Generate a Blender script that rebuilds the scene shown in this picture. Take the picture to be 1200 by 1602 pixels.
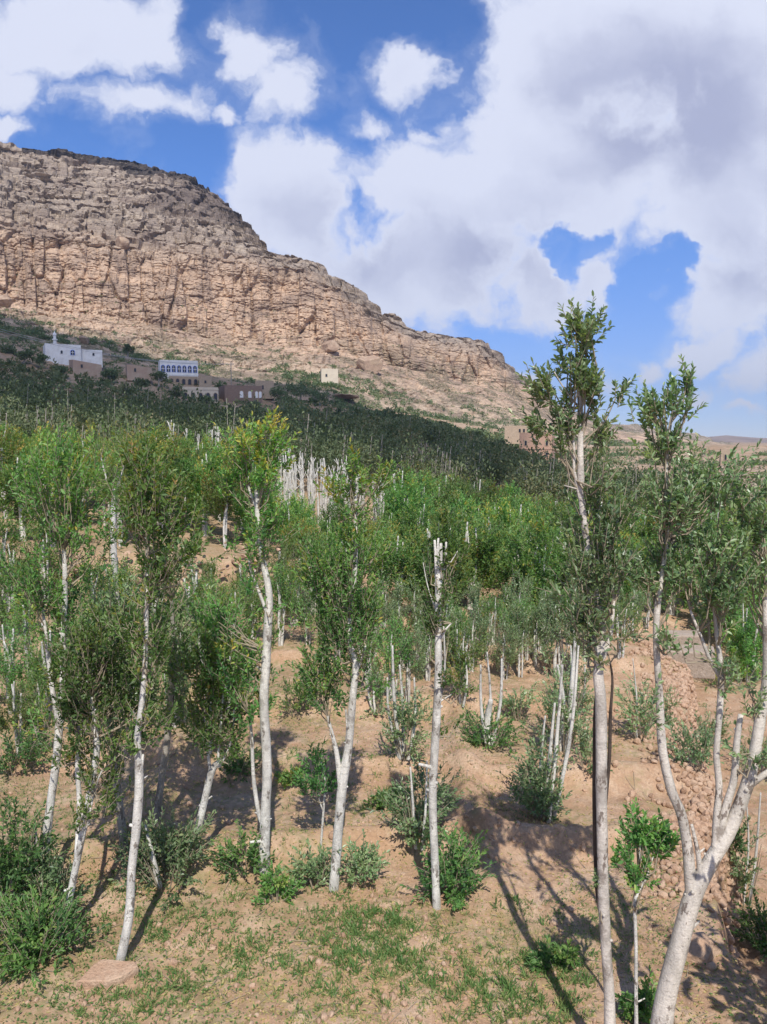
import bpy, math, random
import numpy as np
from mathutils import Vector

# ------------------------------------------------------------------ camera, sky, sun
for o in list(bpy.data.objects): bpy.data.objects.remove(o)
SC = bpy.context.scene
COL = SC.collection
F = 1200.0; CX = 600.0; CY = 801.0            # focal length / centre, in photo pixels
PITCH = math.radians(5.3); CAMZ = 5.0
cam_d = bpy.data.cameras.new('camera'); cam = bpy.data.objects.new('camera', cam_d); COL.objects.link(cam)
cam.location = (0, 0, CAMZ); cam.rotation_euler = (math.radians(90) - PITCH, 0, 0)
cam_d.sensor_fit = 'VERTICAL'; cam_d.sensor_height = 36.0; cam_d.lens = 36.0 * F / 1602.0
cam_d.clip_start = 0.1; cam_d.clip_end = 20000
SC.camera = cam
SC.view_settings.view_transform = 'Standard'; SC.view_settings.look = 'None'
SC.view_settings.gamma = 1.0; SC.view_settings.exposure = 0.45

SUN_EL = math.radians(50.0)
SUN_XY = Vector((0.12, -1.0)).normalized()     # horizontal direction towards the sun (behind the camera)
SUN = Vector((SUN_XY.x * math.cos(SUN_EL), SUN_XY.y * math.cos(SUN_EL), math.sin(SUN_EL)))
sd = bpy.data.lights.new('sun', 'SUN'); sd.energy = 4.0; sd.angle = math.radians(0.5); sd.color = (1.0, 0.955, 0.88)
so = bpy.data.objects.new('sun', sd); COL.objects.link(so)
so.rotation_euler = SUN.to_track_quat('Z', 'Y').to_euler()

def px_xz(px, py):                              # pixel -> (x/y, z/y) of the world direction
    a = (px - CX) / F; b = -(py - CY) / F
    cy = math.cos(PITCH) + b * math.sin(PITCH); cz = b * math.cos(PITCH) - math.sin(PITCH)
    return a / cy, cz / cy

W = bpy.data.worlds.new('World'); SC.world = W; W.use_nodes = True
SKY_STRENGTH = 0.12
def build_world():
    nt = W.node_tree; N = nt.nodes; L = nt.links; N.clear()
    out = N.new('ShaderNodeOutputWorld'); bg = N.new('ShaderNodeBackground'); bg.inputs[1].default_value = SKY_STRENGTH
    L.new(bg.outputs[0], out.inputs[0])
    sky = N.new('ShaderNodeTexSky'); sky.sky_type = 'NISHITA'; sky.sun_disc = False
    sky.sun_elevation = SUN_EL; sky.sun_rotation = math.atan2(SUN_XY.x, SUN_XY.y)
    sky.altitude = 2200; sky.air_density = 0.9; sky.dust_density = 0.15; sky.ozone_density = 3.0
    def m(op, a, b=None, c=None, clamp=False):
        n = N.new('ShaderNodeMath'); n.operation = op; n.use_clamp = clamp
        for i, v in enumerate((a, b, c)):
            if v is None: continue
            if isinstance(v, (int, float)): n.inputs[i].default_value = v
            else: L.new(v, n.inputs[i])
        return n.outputs[0]
    tc = N.new('ShaderNodeTexCoord'); sp = N.new('ShaderNodeSeparateXYZ'); L.new(tc.outputs['Generated'], sp.inputs[0])
    ysafe = m('MAXIMUM', sp.outputs[1], 0.08)
    X = m('DIVIDE', sp.outputs[0], ysafe); Z = m('DIVIDE', sp.outputs[2], ysafe)
    cb = N.new('ShaderNodeCombineXYZ'); L.new(X, cb.inputs[0]); L.new(Z, cb.inputs[1])
    # domain warp so that the blobs get ragged, wispy outlines
    nz = N.new('ShaderNodeTexNoise'); nz.inputs['Scale'].default_value = 3.6; nz.inputs['Detail'].default_value = 6.0
    nz.inputs['Roughness'].default_value = 0.62
    L.new(cb.outputs[0], nz.inputs['Vector'])
    vm = N.new('ShaderNodeVectorMath'); vm.operation = 'MULTIPLY_ADD'
    vm.inputs[1].default_value = (0.24, 0.20, 0); L.new(nz.outputs['Color'], vm.inputs[0])
    vs = N.new('ShaderNodeVectorMath'); vs.operation = 'SUBTRACT'; vs.inputs[1].default_value = (0.12, 0.10, 0)
    L.new(cb.outputs[0], vs.inputs[0]); L.new(vs.outputs[0], vm.inputs[2])
    warped = vm.outputs[0]
    def blob(px, py, rx, ry, w, acc, vec, add=False):
        X0, Z0 = px_xz(px, py); sx = F / rx; sz = F / ry
        mp = N.new('ShaderNodeMapping'); mp.inputs['Location'].default_value = (-X0 * sx, -Z0 * sz, 0)
        mp.inputs['Scale'].default_value = (sx, sz, 1); L.new(vec, mp.inputs[0])
        g = N.new('ShaderNodeTexGradient'); g.gradient_type = 'SPHERICAL'; L.new(mp.outputs[0], g.inputs[0])
        if w < 0 or add: return m('MULTIPLY_ADD', g.outputs[1], w, acc)
        return m('MAXIMUM', m('MULTIPLY', g.outputs[1], w), acc)
    acc = 0.0
    for b in CLOUDS: acc = blob(*b, acc, warped)
    n2 = N.new('ShaderNodeTexNoise'); n2.inputs['Scale'].default_value = 8.0; n2.inputs['Detail'].default_value = 12.0
    n2.inputs['Roughness'].default_value = 0.6; L.new(warped, n2.inputs['Vector'])
    fld = m('MULTIPLY_ADD', m('SUBTRACT', n2.outputs[0], 0.5), 1.5, acc)
    def ramp(v, lo, hi):
        n = N.new('ShaderNodeMapRange'); n.interpolation_type = 'SMOOTHSTEP'
        n.inputs['From Min'].default_value = lo; n.inputs['From Max'].default_value = hi; L.new(v, n.inputs[0]); return n.outputs[0]
    dens = m('MULTIPLY', ramp(fld, 0.06, 0.44), 0.96)
    dens = m('MAXIMUM', dens, m('MULTIPLY', ramp(fld, -0.08, 0.30), 0.20))
    # clouds in the rest of the sky
    n3 = N.new('ShaderNodeTexNoise'); n3.inputs['Scale'].default_value = 2.3; n3.inputs['Detail'].default_value = 7.0
    L.new(tc.outputs['Generated'], n3.inputs['Vector'])
    back = m('MULTIPLY', ramp(n3.outputs[0], 0.5, 0.66), ramp(sp.outputs[1], 0.35, 0.1))
    dens = m('MAXIMUM', dens, back)
    acc2 = 0.0
    for b in GREYS: acc2 = blob(*b, acc2, warped, True)
    n4 = N.new('ShaderNodeTexNoise'); n4.inputs['Scale'].default_value = 9.0; n4.inputs['Detail'].default_value = 5.0
    mp4 = N.new('ShaderNodeMapping'); mp4.inputs['Location'].default_value = (0.4, 0.7, 2.0); L.new(warped, mp4.inputs[0]); L.new(mp4.outputs[0], n4.inputs['Vector'])
    grey = m('MULTIPLY', ramp(m('MULTIPLY_ADD', m('SUBTRACT', n4.outputs[0], 0.5), 1.1, acc2), 0.0, 1.15), ramp(fld, 0.30, 0.75))
    k = 1.0 / SKY_STRENGTH
    mx = N.new('ShaderNodeMix'); mx.data_type = 'RGBA'
    mx.inputs[6].default_value = (0.59 * k, 0.62 * k, 0.735 * k, 1); mx.inputs[7].default_value = (0.335 * k, 0.36 * k, 0.50 * k, 1)
    L.new(grey, mx.inputs[0])
    tint = N.new('ShaderNodeMix'); tint.data_type = 'RGBA'; tint.blend_type = 'MULTIPLY'; tint.inputs[0].default_value = 1.0
    tm = N.new('ShaderNodeMix'); tm.data_type = 'RGBA'; tm.inputs[6].default_value = (0.58, 0.60, 0.80, 1); tm.inputs[7].default_value = (0.56, 0.84, 1.20, 1)
    L.new(ramp(sp.outputs[2], -.02, .34), tm.inputs[0]); L.new(tm.outputs[2], tint.inputs[7]); L.new(sky.outputs[0], tint.inputs[6])
    fin = N.new('ShaderNodeMix'); fin.data_type = 'RGBA'
    L.new(dens, fin.inputs[0]); L.new(tint.outputs[2], fin.inputs[6]); L.new(mx.outputs[2], fin.inputs[7])
    L.new(fin.outputs[2], bg.inputs[0])
# cumulus in the sky: position and extent as seen in the valley, weight
CLOUDS = [(110,45,230,110,1.1),(235,75,70,60,.6),(15,140,60,70,.7),(190,168,150,50,.62),(340,185,35,28,.5),
 (655,100,75,70,.75),(385,70,90,70,.5),(440,140,90,80,.6),(575,195,60,40,.5),(455,260,130,80,.75),(450,350,140,130,.9),
 (560,440,190,100,.9),(700,300,210,120,1.0),(690,200,60,35,.5),(980,90,330,200,1.1),(1180,200,300,320,1.15),(900,260,320,180,1.0),(1120,340,200,120,.9),
 (700,410,200,120,1.0),(820,440,150,75,.8),(940,435,90,40,.55),(1150,465,150,100,1.0),(1110,555,90,35,.7),(1015,572,50,32,.55),
 (1190,600,60,70,.6),(815,578,40,24,.8),(940,600,60,40,.5),(1190,662,50,18,.5),(1100,628,40,30,.5),(10,215,40,25,.7),(1170,535,50,30,.5),
 (880,394,36,34,-.75),(905,415,44,28,-.75),(940,388,40,22,-.6),(1022,446,30,34,-.65),(1050,410,26,34,-.65),(995,474,34,24,-.5),(965,430,50,26,.5),(620,30,130,70,-.5),(300,25,50,60,-.4),(1000,500,60,50,-.6),(760,510,60,24,-.4),(300,255,90,50,-.5)]
GREYS = [(1060,110,260,150,1.0),(1150,260,160,150,.8),(760,400,260,110,1.0),(450,350,120,100,.6),(550,400,120,80,.6),(1150,440,130,90,.8),(960,260,170,110,.6),(1020,200,200,120,.5),(850,120,120,80,.4),(110,100,140,40,.3)]
build_world()

# ------------------------------------------------------------------ numeric helpers
def _hash(ix, iy, iz, seed=0):
    h = (ix.astype(np.int64) * 374761393 + iy.astype(np.int64) * 668265263 + iz.astype(np.int64) * 2147483647 + seed * 974634777) & 0xffffffff
    h = ((h ^ (h >> 13)) * 1274126177) & 0xffffffff
    h = ((h ^ (h >> 16)) * 2246822519) & 0xffffffff
    return ((h ^ (h >> 15)) & 0xffffff) / float(0xffffff)
def vn(x, y, z=0.0, seed=0):
    x, y, z = np.broadcast_arrays(np.asarray(x, float), np.asarray(y, float), np.asarray(z, float))
    ix, iy, iz = np.floor(x), np.floor(y), np.floor(z); fx, fy, fz = x - ix, y - iy, z - iz
    fx, fy, fz = [f * f * (3 - 2 * f) for f in (fx, fy, fz)]
    ix, iy, iz = [a.astype(np.int64) for a in (ix, iy, iz)]
    r = 0
    for dx in (0, 1):
        wx = fx if dx else 1 - fx
        for dy in (0, 1):
            wy = fy if dy else 1 - fy
            for dz in (0, 1):
                wz = fz if dz else 1 - fz
                r = r + wx * wy * wz * _hash(ix + dx, iy + dy, iz + dz, seed)
    return r * 2 - 1
def fbm(x, y, z=0.0, o=4, seed=0, g=0.5):
    r = 0; a = 1.0; t = 0
    for i in range(o):
        k = 2.03 ** i
        r = r + a * vn(np.asarray(x) * k + i * 7.3, np.asarray(y) * k + i * 3.1, np.asarray(z) * k, seed + i); t += a; a *= g
    return r / t
def cells(x, y, seed=0):                        # Worley: (F1, F2, id value, id value 2)
    ix, iy = np.floor(x).astype(np.int64), np.floor(y).astype(np.int64)
    f1 = np.full(x.shape, 9.0); f2 = np.full(x.shape, 9.0); idv = np.zeros(x.shape); idw = np.zeros(x.shape)
    for dx in (-1, 0, 1):
        for dy in (-1, 0, 1):
            cx, cy = ix + dx, iy + dy; z = np.zeros_like(cx)
            px_ = cx + _hash(cx, cy, z, seed); py_ = cy + _hash(cx, cy, z, seed + 1)
            d = np.hypot(px_ - x, py_ - y); v = _hash(cx, cy, z, seed + 2); w_ = _hash(cx, cy, z, seed + 3)
            near = d < f1
            f2 = np.where(near, f1, np.minimum(f2, d)); idv = np.where(near, v, idv); idw = np.where(near, w_, idw); f1 = np.where(near, d, f1)
    return f1, f2, idv, idw
def ss(a, b, x):
    t = np.clip((np.asarray(x, float) - a) / (b - a), 0, 1); return t * t * (3 - 2 * t)
def unit(v): return v / np.maximum(np.linalg.norm(v, axis=-1, keepdims=True), 1e-9)

def ray(px, py):
    a = (px - CX) / F; b = -(py - CY) / F
    return np.array([a, math.cos(PITCH) + b * math.sin(PITCH), b * math.cos(PITCH) - math.sin(PITCH)])
def P(px, py, Y):                               # the point of a sight line that lies Y metres out
    d = ray(px, py); return np.array([0, 0, CAMZ]) + d * (Y / d[1])

# ------------------------------------------------------------------ the lie of the land
U_T = np.array([-400, 0, 300, 600, 900, 1200, 1600], float)
R_T = np.array([0, 21, 24.6, 26.2, 40, 60, 100, 180, 240, 280, 400, 700], float)
Z_T = np.array([
 [0, 0, .2, 1.5, 3.0, 5.0, 9, 18, 28, 38, 60, 80],
 [0, 0, .1, 1.35, 2.6, 4.0, 7.5, 16, 26.5, 37.5, 54, 70],
 [0, 0, .1, 1.3, 2.0, 3.2, 6.0, 10.5, 17.4, 27.2, 43, 60],
 [0, 0, -.2, -.1, .9, 1.8, 3.8, 7.5, 11.5, 14.5, 24, 40],
 [0, 0, -.5, -.6, -.5, -.7, -1.0, -2.0, -.5, 1.5, 4, 6],
 [0, -.1, -.4, -.6, -.8, -1.0, -1.4, -1.4, -.6, 0.6, 2.6, 1],
 [0, -.2, -.4, -.6, -.9, -1.1, -1.6, -1.6, -1, 0, 1.0, -2]], float)
def edge_x(y): return 3.25 + (y - 6.5) * 0.32 + 0.18 * np.sin(y * 1.3) + 0.1 * np.sin(y * 3.1 + 1)
def ground_base(x, y):
    x = np.asarray(x, float); y = np.asarray(y, float)
    r = np.hypot(x, y); az = np.arctan2(x, y); azc = np.clip(az, -0.75, 0.75)
    u = np.clip(CX + F * np.tan(azc), -400, 1600)
    ui = np.clip(np.searchsorted(U_T, u) - 1, 0, len(U_T) - 2); ri = np.clip(np.searchsorted(R_T, r) - 1, 0, len(R_T) - 2)
    fu = (u - U_T[ui]) / (U_T[ui + 1] - U_T[ui]); fr = np.clip((r - R_T[ri]) / (R_T[ri + 1] - R_T[ri]), 0, 1)
    z = (Z_T[ui, ri] * (1 - fu) + Z_T[ui + 1, ri] * fu) * (1 - fr) + (Z_T[ui, ri + 1] * (1 - fu) + Z_T[ui + 1, ri + 1] * fu) * fr
    back = ss(1.2, 1.9, np.abs(az)); return z * (1 - back)
def ground(x, y, detail=True):
    x = np.asarray(x, float); y = np.asarray(y, float)
    z = ground_base(x, y); r = np.hypot(x, y); near = 1 - ss(22, 34, r)
    # sunken channel to the right of the field
    d = x - edge_x(y)
    z = z - 1.3 * ss(0, 0.42, d) * (1 - ss(20.5, 25, y)) * ss(-2, 1, y) + 0.35 * ss(2.4, 4.5, d) * near
    # low earth bunds between the beds
    def bund(c, w, a): return 1.6 * a * np.exp(-(c / w) ** 2)
    inside = ss(0.2, -0.6, d)
    wob = 0.35 * fbm(x * .5, y * .5, 0, 2, 5)
    for y0, sl in ((8.9, .10), (11.2, -.06), (13.9, .05), (17.0, -.04)):
        z = z + bund(y + wob - (y0 + sl * x), .28, .17) * near * inside
    for x0, sl in ((-2.9, -.12), (1.05, .08), (-6.0, -.2)):
        z = z + bund(x + wob - (x0 + sl * (y - 8)), .3, .12) * near * inside * ss(7.5, 9, y)
    z = z + bund(y + wob * .5 - 20.3, .35, .22) * near * inside * ss(-1.0, 0.5, x)
    z = z + near * (0.09 * fbm(x * .7, y * .7, 0, 4, 11) + 0.012)
    if detail:
        near2 = 1 - ss(18, 30, r)
        z = z + near2 * (0.035 * fbm(x * 3.1, y * 3.1, 0, 4, 21) + 0.022 * np.maximum(0, fbm(x * 9, y * 9, 0, 3, 31)))
        f1, f2, idv, _ = cells(x * 5.5, y * 5.5, 3)
        z = z + near2 * 0.03 * np.clip(idv - .62, 0, 1) * ss(.55, .1, f1) * 2.2
    # stone walled terraces farther off
    far = ss(70, 110, r)
    H = 1.3; k = z / H + .3 * fbm(x * .01, y * .01, 0, 2, 8); fl = np.floor(k); fr = k - fl
    st = z + H * (ss(.72, .95, fr) - fr) * 0.9
    return z * (1 - far) + st * far + far * 0.25 * fbm(x * .08, y * .08, 0, 3, 9)
def gz(x, y): return float(ground(np.array([x]), np.array([y]), False)[0])
_rr = np.concatenate([np.linspace(3, 30, 400), np.linspace(30.2, 600, 1500)])
def G(px, py):                                  # where a sight line meets the ground
    d = ray(px, py); h = math.hypot(d[0], d[1]); t = _rr / h
    x, y, z = d[0] * t, d[1] * t, CAMZ + d[2] * t
    g = ground(x, y, False); hit = np.nonzero(z < g)[0]
    i = hit[0] if len(hit) else len(t) - 1
    return np.array([x[i], y[i], g[i]])

# ------------------------------------------------------------------ mesh collector
class MB:
    def __init__(s): s.v = []; s.f = []; s.n = 0; s.t = []; s.hast = False
    def add(s, v, faces, mat=0, tint=None, smooth=False):
        v = np.asarray(v, float).reshape(-1, 3)
        for fa in (faces if isinstance(faces, list) else [faces]):
            fa = np.asarray(fa, np.int64)
            if len(fa): s.f.append((fa + s.n, mat, smooth))
        s.v.append(v); s.n += len(v)
        if tint is None: tint = np.zeros(len(v))
        else: s.hast = True
        s.t.append(np.broadcast_to(np.asarray(tint, float), (len(v),)))
    def build(s, name, mats, parent=None, link=True):
        me = bpy.data.meshes.new(name); V = np.concatenate(s.v).astype(np.float32)
        me.vertices.add(len(V)); me.vertices.foreach_set('co', V.ravel())
        tot = np.concatenate([np.full(len(f), f.shape[1]) for f, _, _ in s.f]); loops = np.concatenate([f.ravel() for f, _, _ in s.f])
        me.loops.add(len(loops)); me.loops.foreach_set('vertex_index', loops.astype(np.int32))
        me.polygons.add(len(tot)); st = np.concatenate([[0], np.cumsum(tot)[:-1]])
        me.polygons.foreach_set('loop_start', st.astype(np.int32)); me.polygons.foreach_set('loop_total', tot.astype(np.int32))
        me.polygons.foreach_set('material_index', np.concatenate([np.full(len(f), m) for f, m, _ in s.f]).astype(np.int32))
        me.polygons.foreach_set('use_smooth', np.concatenate([np.full(len(f), sm) for f, _, sm in s.f]).astype(bool))
        for m in (mats if isinstance(mats, (list, tuple)) else [mats]): me.materials.append(m)
        me.update(calc_edges=True)
        if s.hast:
            a = me.attributes.new('tint', 'FLOAT', 'POINT'); a.data.foreach_set('value', np.concatenate(s.t).astype(np.float32))
        o = bpy.data.objects.new(name, me); COL.objects.link(o)
        if parent is not None: o.parent = parent
        return o
def tag(o, label=None, cat=None, group=None, kind=None):
    if label: o['label'] = label
    if cat: o['category'] = cat
    if group: o['group'] = group
    if kind: o['kind'] = kind
    return o
def thing(name, loc, label, cat, group=None):
    o = bpy.data.objects.new(name, None); COL.objects.link(o); o.location = [float(c) for c in loc]; o.empty_display_size = .2
    return tag(o, label, cat, group)
def grid_faces(nr, nc, wrap=False):
    i = np.arange(nr - 1)[:, None]; c = nc if wrap else nc - 1; j = np.arange(c)[None, :]; j2 = (j + 1) % nc
    return np.stack([i * nc + j, i * nc + j2, (i + 1) * nc + j2, (i + 1) * nc + j], -1).reshape(-1, 4)
def box(mb, x0, x1, y0, y1, z0, z1, mat=0, b=0.0):
    v = [(x, y, z) for z in (z0, z1) for x, y in ((x0, y0), (x1, y0), (x1, y1), (x0, y1))]
    mb.add(v, np.array([[3, 2, 1, 0], [4, 5, 6, 7], [0, 1, 5, 4], [1, 2, 6, 5], [2, 3, 7, 6], [3, 0, 4, 7]]), mat)

def smooth_path(pts, step):
    pts = np.asarray(pts, float); n = len(pts)
    if n < 3:
        k = max(2, int(np.linalg.norm(pts[-1] - pts[0]) / step) + 1); t = np.linspace(0, n - 1, k)
        return np.stack([np.interp(t, np.arange(n), pts[:, c]) for c in range(pts.shape[1])], 1)
    out = []
    for i in range(n - 1):
        p0 = pts[max(i - 1, 0)]; p1 = pts[i]; p2 = pts[i + 1]; p3 = pts[min(i + 2, n - 1)]
        k = max(1, int(np.linalg.norm((p2 - p1)[:3]) / step))
        for t in np.arange(k) / k:
            out.append(.5 * ((2 * p1) + (-p0 + p2) * t + (2 * p0 - 5 * p1 + 4 * p2 - p3) * t * t + (-p0 + 3 * p1 - 3 * p2 + p3) * t ** 3))
    out.append(pts[-1]); return np.array(out)
def tube(mb, pts, rad, sides=12, step=.06, mat=0, knob=.07, seed=0, cap=True):
    q = np.concatenate([np.asarray(pts, float), np.asarray(rad, float)[:, None]], 1)
    s = smooth_path(q, step); c = s[:, :3]; r = np.maximum(s[:, 3], .002)
    tan = unit(np.gradient(c, axis=0)); ref = np.array([0.3, 1.0, 0.1])
    a = unit(np.cross(tan, ref)); b = np.cross(tan, a)
    th = np.linspace(0, 2 * np.pi, sides, endpoint=False)
    L = np.concatenate([[0], np.cumsum(np.linalg.norm(np.diff(c, axis=0), axis=1))])
    # ring scars and swellings
    rr = r[:, None] * (1 + knob * fbm(np.cos(th)[None] * .9 + seed, np.sin(th)[None] * .9, L[:, None] * 4.0, 3, seed)
                       + knob * .9 * np.maximum(0, vn(L * 5.5, seed * 1.7, 0, seed) - .35)[:, None])
    v = c[:, None] + a[:, None] * (np.cos(th)[None, :, None] * rr[..., None]) + b[:, None] * (np.sin(th)[None, :, None] * rr[..., None])
    n = len(c); fs = [grid_faces(n, sides, True)]
    v = v.reshape(-1, 3)
    if cap:
        v = np.concatenate([v, [c[-1] + tan[-1] * r[-1] * .25]]); j = np.arange(sides)
        fs.append(np.stack([(n - 1) * sides + j, (n - 1) * sides + (j + 1) % sides, np.full(sides, n * sides)], 1))
    mb.add(v, fs, mat, smooth=True)
    return s
def sticks(mb, A, B, ra, rb, mat=0, sides=4):   # many thin straight twigs at once
    A = np.asarray(A); B = np.asarray(B); n = len(A)
    if n == 0: return
    d = unit(B - A); a = unit(np.cross(d, np.array([.37, .81, .45]))); b = np.cross(d, a)
    th = np.arange(sides) * 2 * np.pi / sides; ra = np.broadcast_to(ra, (n,)); rb = np.broadcast_to(rb, (n,))
    cs = a[:, None] * np.cos(th)[None, :, None] + b[:, None] * np.sin(th)[None, :, None]
    v = np.concatenate([A[:, None] + cs * ra[:, None, None], B[:, None] + cs * rb[:, None, None]], 1)
    j = np.arange(sides); f = np.stack([j, (j + 1) % sides, sides + (j + 1) % sides, sides + j], 1)
    f = (np.arange(n) * 2 * sides)[:, None, None] + f[None]
    mb.add(v.reshape(-1, 3), f.reshape(-1, 4), mat, smooth=True)
def leaves(mb, pos, d, L, Wd, tint, rng, mat=0, fine=True):
    n = len(pos); d = unit(d); side = unit(np.cross(d, unit(rng.normal(size=(n, 3)) * .55 + np.array([0, 0, 1.0]))))
    nn = np.cross(side, d); L = np.broadcast_to(L, (n,))[:, None]; Wd = np.broadcast_to(Wd, (n,))[:, None]
    droop = -np.abs(rng.normal(size=(n, 1))) * .12 * L
    tip = pos + d * L + nn * droop
    if fine:
        f1 = pos + d * L * .32; f2 = pos + d * L * .68 + nn * droop * .45; lift = nn * Wd * .16
        v = np.stack([pos, f1 + side * Wd * .46 + lift, f2 + side * Wd * .42 + lift, tip, f2 - side * Wd * .42 + lift, f1 - side * Wd * .46 + lift], 1)
        q = np.array([[0, 1, 2, 3], [0, 3, 4, 5]]); k = 6
    else:
        mid = pos + d * L * .5 + nn * (Wd * .12)
        v = np.stack([pos, mid + side * Wd * .5, tip, mid - side * Wd * .5], 1); q = np.array([[0, 1, 2, 3]]); k = 4
    f = (np.arange(n) * k)[:, None, None] + q[None]
    mb.add(v.reshape(-1, 3), f.reshape(-1, 4), mat, tint=np.repeat(tint, k))
def crown(mbl, mbt, c, rad, shoots, rng, leafL=.075, per=15, shootL=.34, path=None, clump=9, base_tint=0.35, top_tint=0.0, fine=True, spread=.5, up=1.0, sig=.20):
    """upright leafy shoots in clumps inside an ellipsoid; mbl leaves, mbt twigs"""
    c = np.asarray(c, float); rad = np.asarray(rad, float); nc = max(2, shoots // clump)
    q = unit(rng.normal(size=(nc, 3))) * (rng.random((nc, 1)) ** .45); cc = c + q * rad * .92
    k = rng.integers(0, nc, shoots); st = cc[k] + rng.normal(size=(shoots, 3)) * rad * sig + np.array([0, 0, -.25 * shootL])
    out = (st - c) / rad; d = unit(out * spread * np.array([1, 1, .3]) + np.array([0, 0, up]) + rng.normal(size=(shoots, 3)) * .25)
    Ls = shootL * rng.uniform(.55, 1.25, shoots); en = st + d * Ls[:, None]
    sticks(mbt, st, en, .0045, .002, 0, 3)
    if path is not None:
        pp = np.asarray(path)[:, :3]; dd = np.linalg.norm((cc[:, None] - np.array([0, 0, .35])) - pp[None], axis=2); a = pp[dd.argmin(1)]
        mid = a * .5 + cc * .5 + np.array([0, 0, -.06]) + rng.normal(size=cc.shape) * .03
        sticks(mbt, a, mid, .009, .006, 0, 5); sticks(mbt, mid, cc, .006, .004, 0, 4)
    t = np.tile(np.linspace(.05, 1, per), (shoots, 1)) + rng.normal(size=(shoots, per)) * .02
    pos = (st[:, None] + d[:, None] * (Ls[:, None] * t)[..., None]).reshape(-1, 3)
    dl = np.repeat(d, per, 0); rad_ = unit(np.cross(dl, rng.normal(size=dl.shape)))
    tt = t.ravel(); ld = unit(dl * (.45 + .8 * tt[:, None]) + rad_ * (1.0 - .35 * tt[:, None]) + rng.normal(size=dl.shape) * .2 + np.array([0, 0, -.1]))
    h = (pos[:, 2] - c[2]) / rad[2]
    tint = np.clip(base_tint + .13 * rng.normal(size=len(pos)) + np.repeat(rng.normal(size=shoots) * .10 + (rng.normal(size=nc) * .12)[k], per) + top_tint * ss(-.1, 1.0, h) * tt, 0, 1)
    s = rng.uniform(.65, 1.2, len(pos)) * leafL * (1 - .25 * tt)
    leaves(mbl, pos, ld, s, s * rng.uniform(.34, .48, len(pos)), tint, rng, 0, fine)

def ico(sub=1):
    t = (1 + 5 ** .5) / 2
    v = [(-1, t, 0), (1, t, 0), (-1, -t, 0), (1, -t, 0), (0, -1, t), (0, 1, t), (0, -1, -t), (0, 1, -t), (t, 0, -1), (t, 0, 1), (-t, 0, -1), (-t, 0, 1)]
    f = [(0, 11, 5), (0, 5, 1), (0, 1, 7), (0, 7, 10), (0, 10, 11), (1, 5, 9), (5, 11, 4), (11, 10, 2), (10, 7, 6), (7, 1, 8), (3, 9, 4), (3, 4, 2), (3, 2, 6), (3, 6, 8), (3, 8, 9), (4, 9, 5), (2, 4, 11), (6, 2, 10), (8, 6, 7), (9, 8, 1)]
    v = [np.array(p) / np.linalg.norm(p) for p in v]
    for _ in range(sub):
        nf = []; cache = {}
        def mid(a, b):
            key = (min(a, b), max(a, b))
            if key not in cache: p = v[a] + v[b]; v.append(p / np.linalg.norm(p)); cache[key] = len(v) - 1
            return cache[key]
        for a, b, c in f:
            x, y, z = mid(a, b), mid(b, c), mid(c, a); nf += [(a, x, z), (b, y, x), (c, z, y), (x, y, z)]
        f = nf
    return np.array(v), np.array(f)
ICO1 = ico(1); ICO2 = ico(2); ICO3 = ico(3)
def rocks(mb, C, S, rng, base=ICO1, mat=0, cuts=6, rough=.1, tint=None):
    """angular stones: icospheres clipped by random planes. C centres, S (n,3) half sizes"""
    V, Fc = base; n = len(C); v = np.repeat(V[None], n, 0)
    for _ in range(cuts):
        nrm = unit(rng.normal(size=(n, 1, 3))); off = rng.uniform(.55, .85, (n, 1))
        dd = (v * nrm).sum(-1) - off; v = v - nrm * np.maximum(dd, 0)[..., None]
    v = v * (1 + rough * fbm(v[..., 0] * 2.5 + np.arange(n)[:, None] * 3.7, v[..., 1] * 2.5, v[..., 2] * 2.5, 3, 4)[..., None])
    v = v * np.asarray(S)[:, None]; a = rng.uniform(0, 6.28, n); ca, sa = np.cos(a)[:, None], np.sin(a)[:, None]
    tl = rng.normal(size=(n, 1)) * .25; v = np.stack([v[..., 0], v[..., 1] * np.cos(tl) - v[..., 2] * np.sin(tl), v[..., 1] * np.sin(tl) + v[..., 2] * np.cos(tl)], -1)
    v = np.stack([v[..., 0] * ca - v[..., 1] * sa, v[..., 0] * sa + v[..., 1] * ca, v[..., 2]], -1) + np.asarray(C)[:, None]
    f = (np.arange(n) * len(V))[:, None, None] + Fc[None]
    tint = rng.random(n) if tint is None else tint
    mb.add(v.reshape(-1, 3), f.reshape(-1, 3), mat, tint=np.repeat(tint, len(V)))

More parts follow.
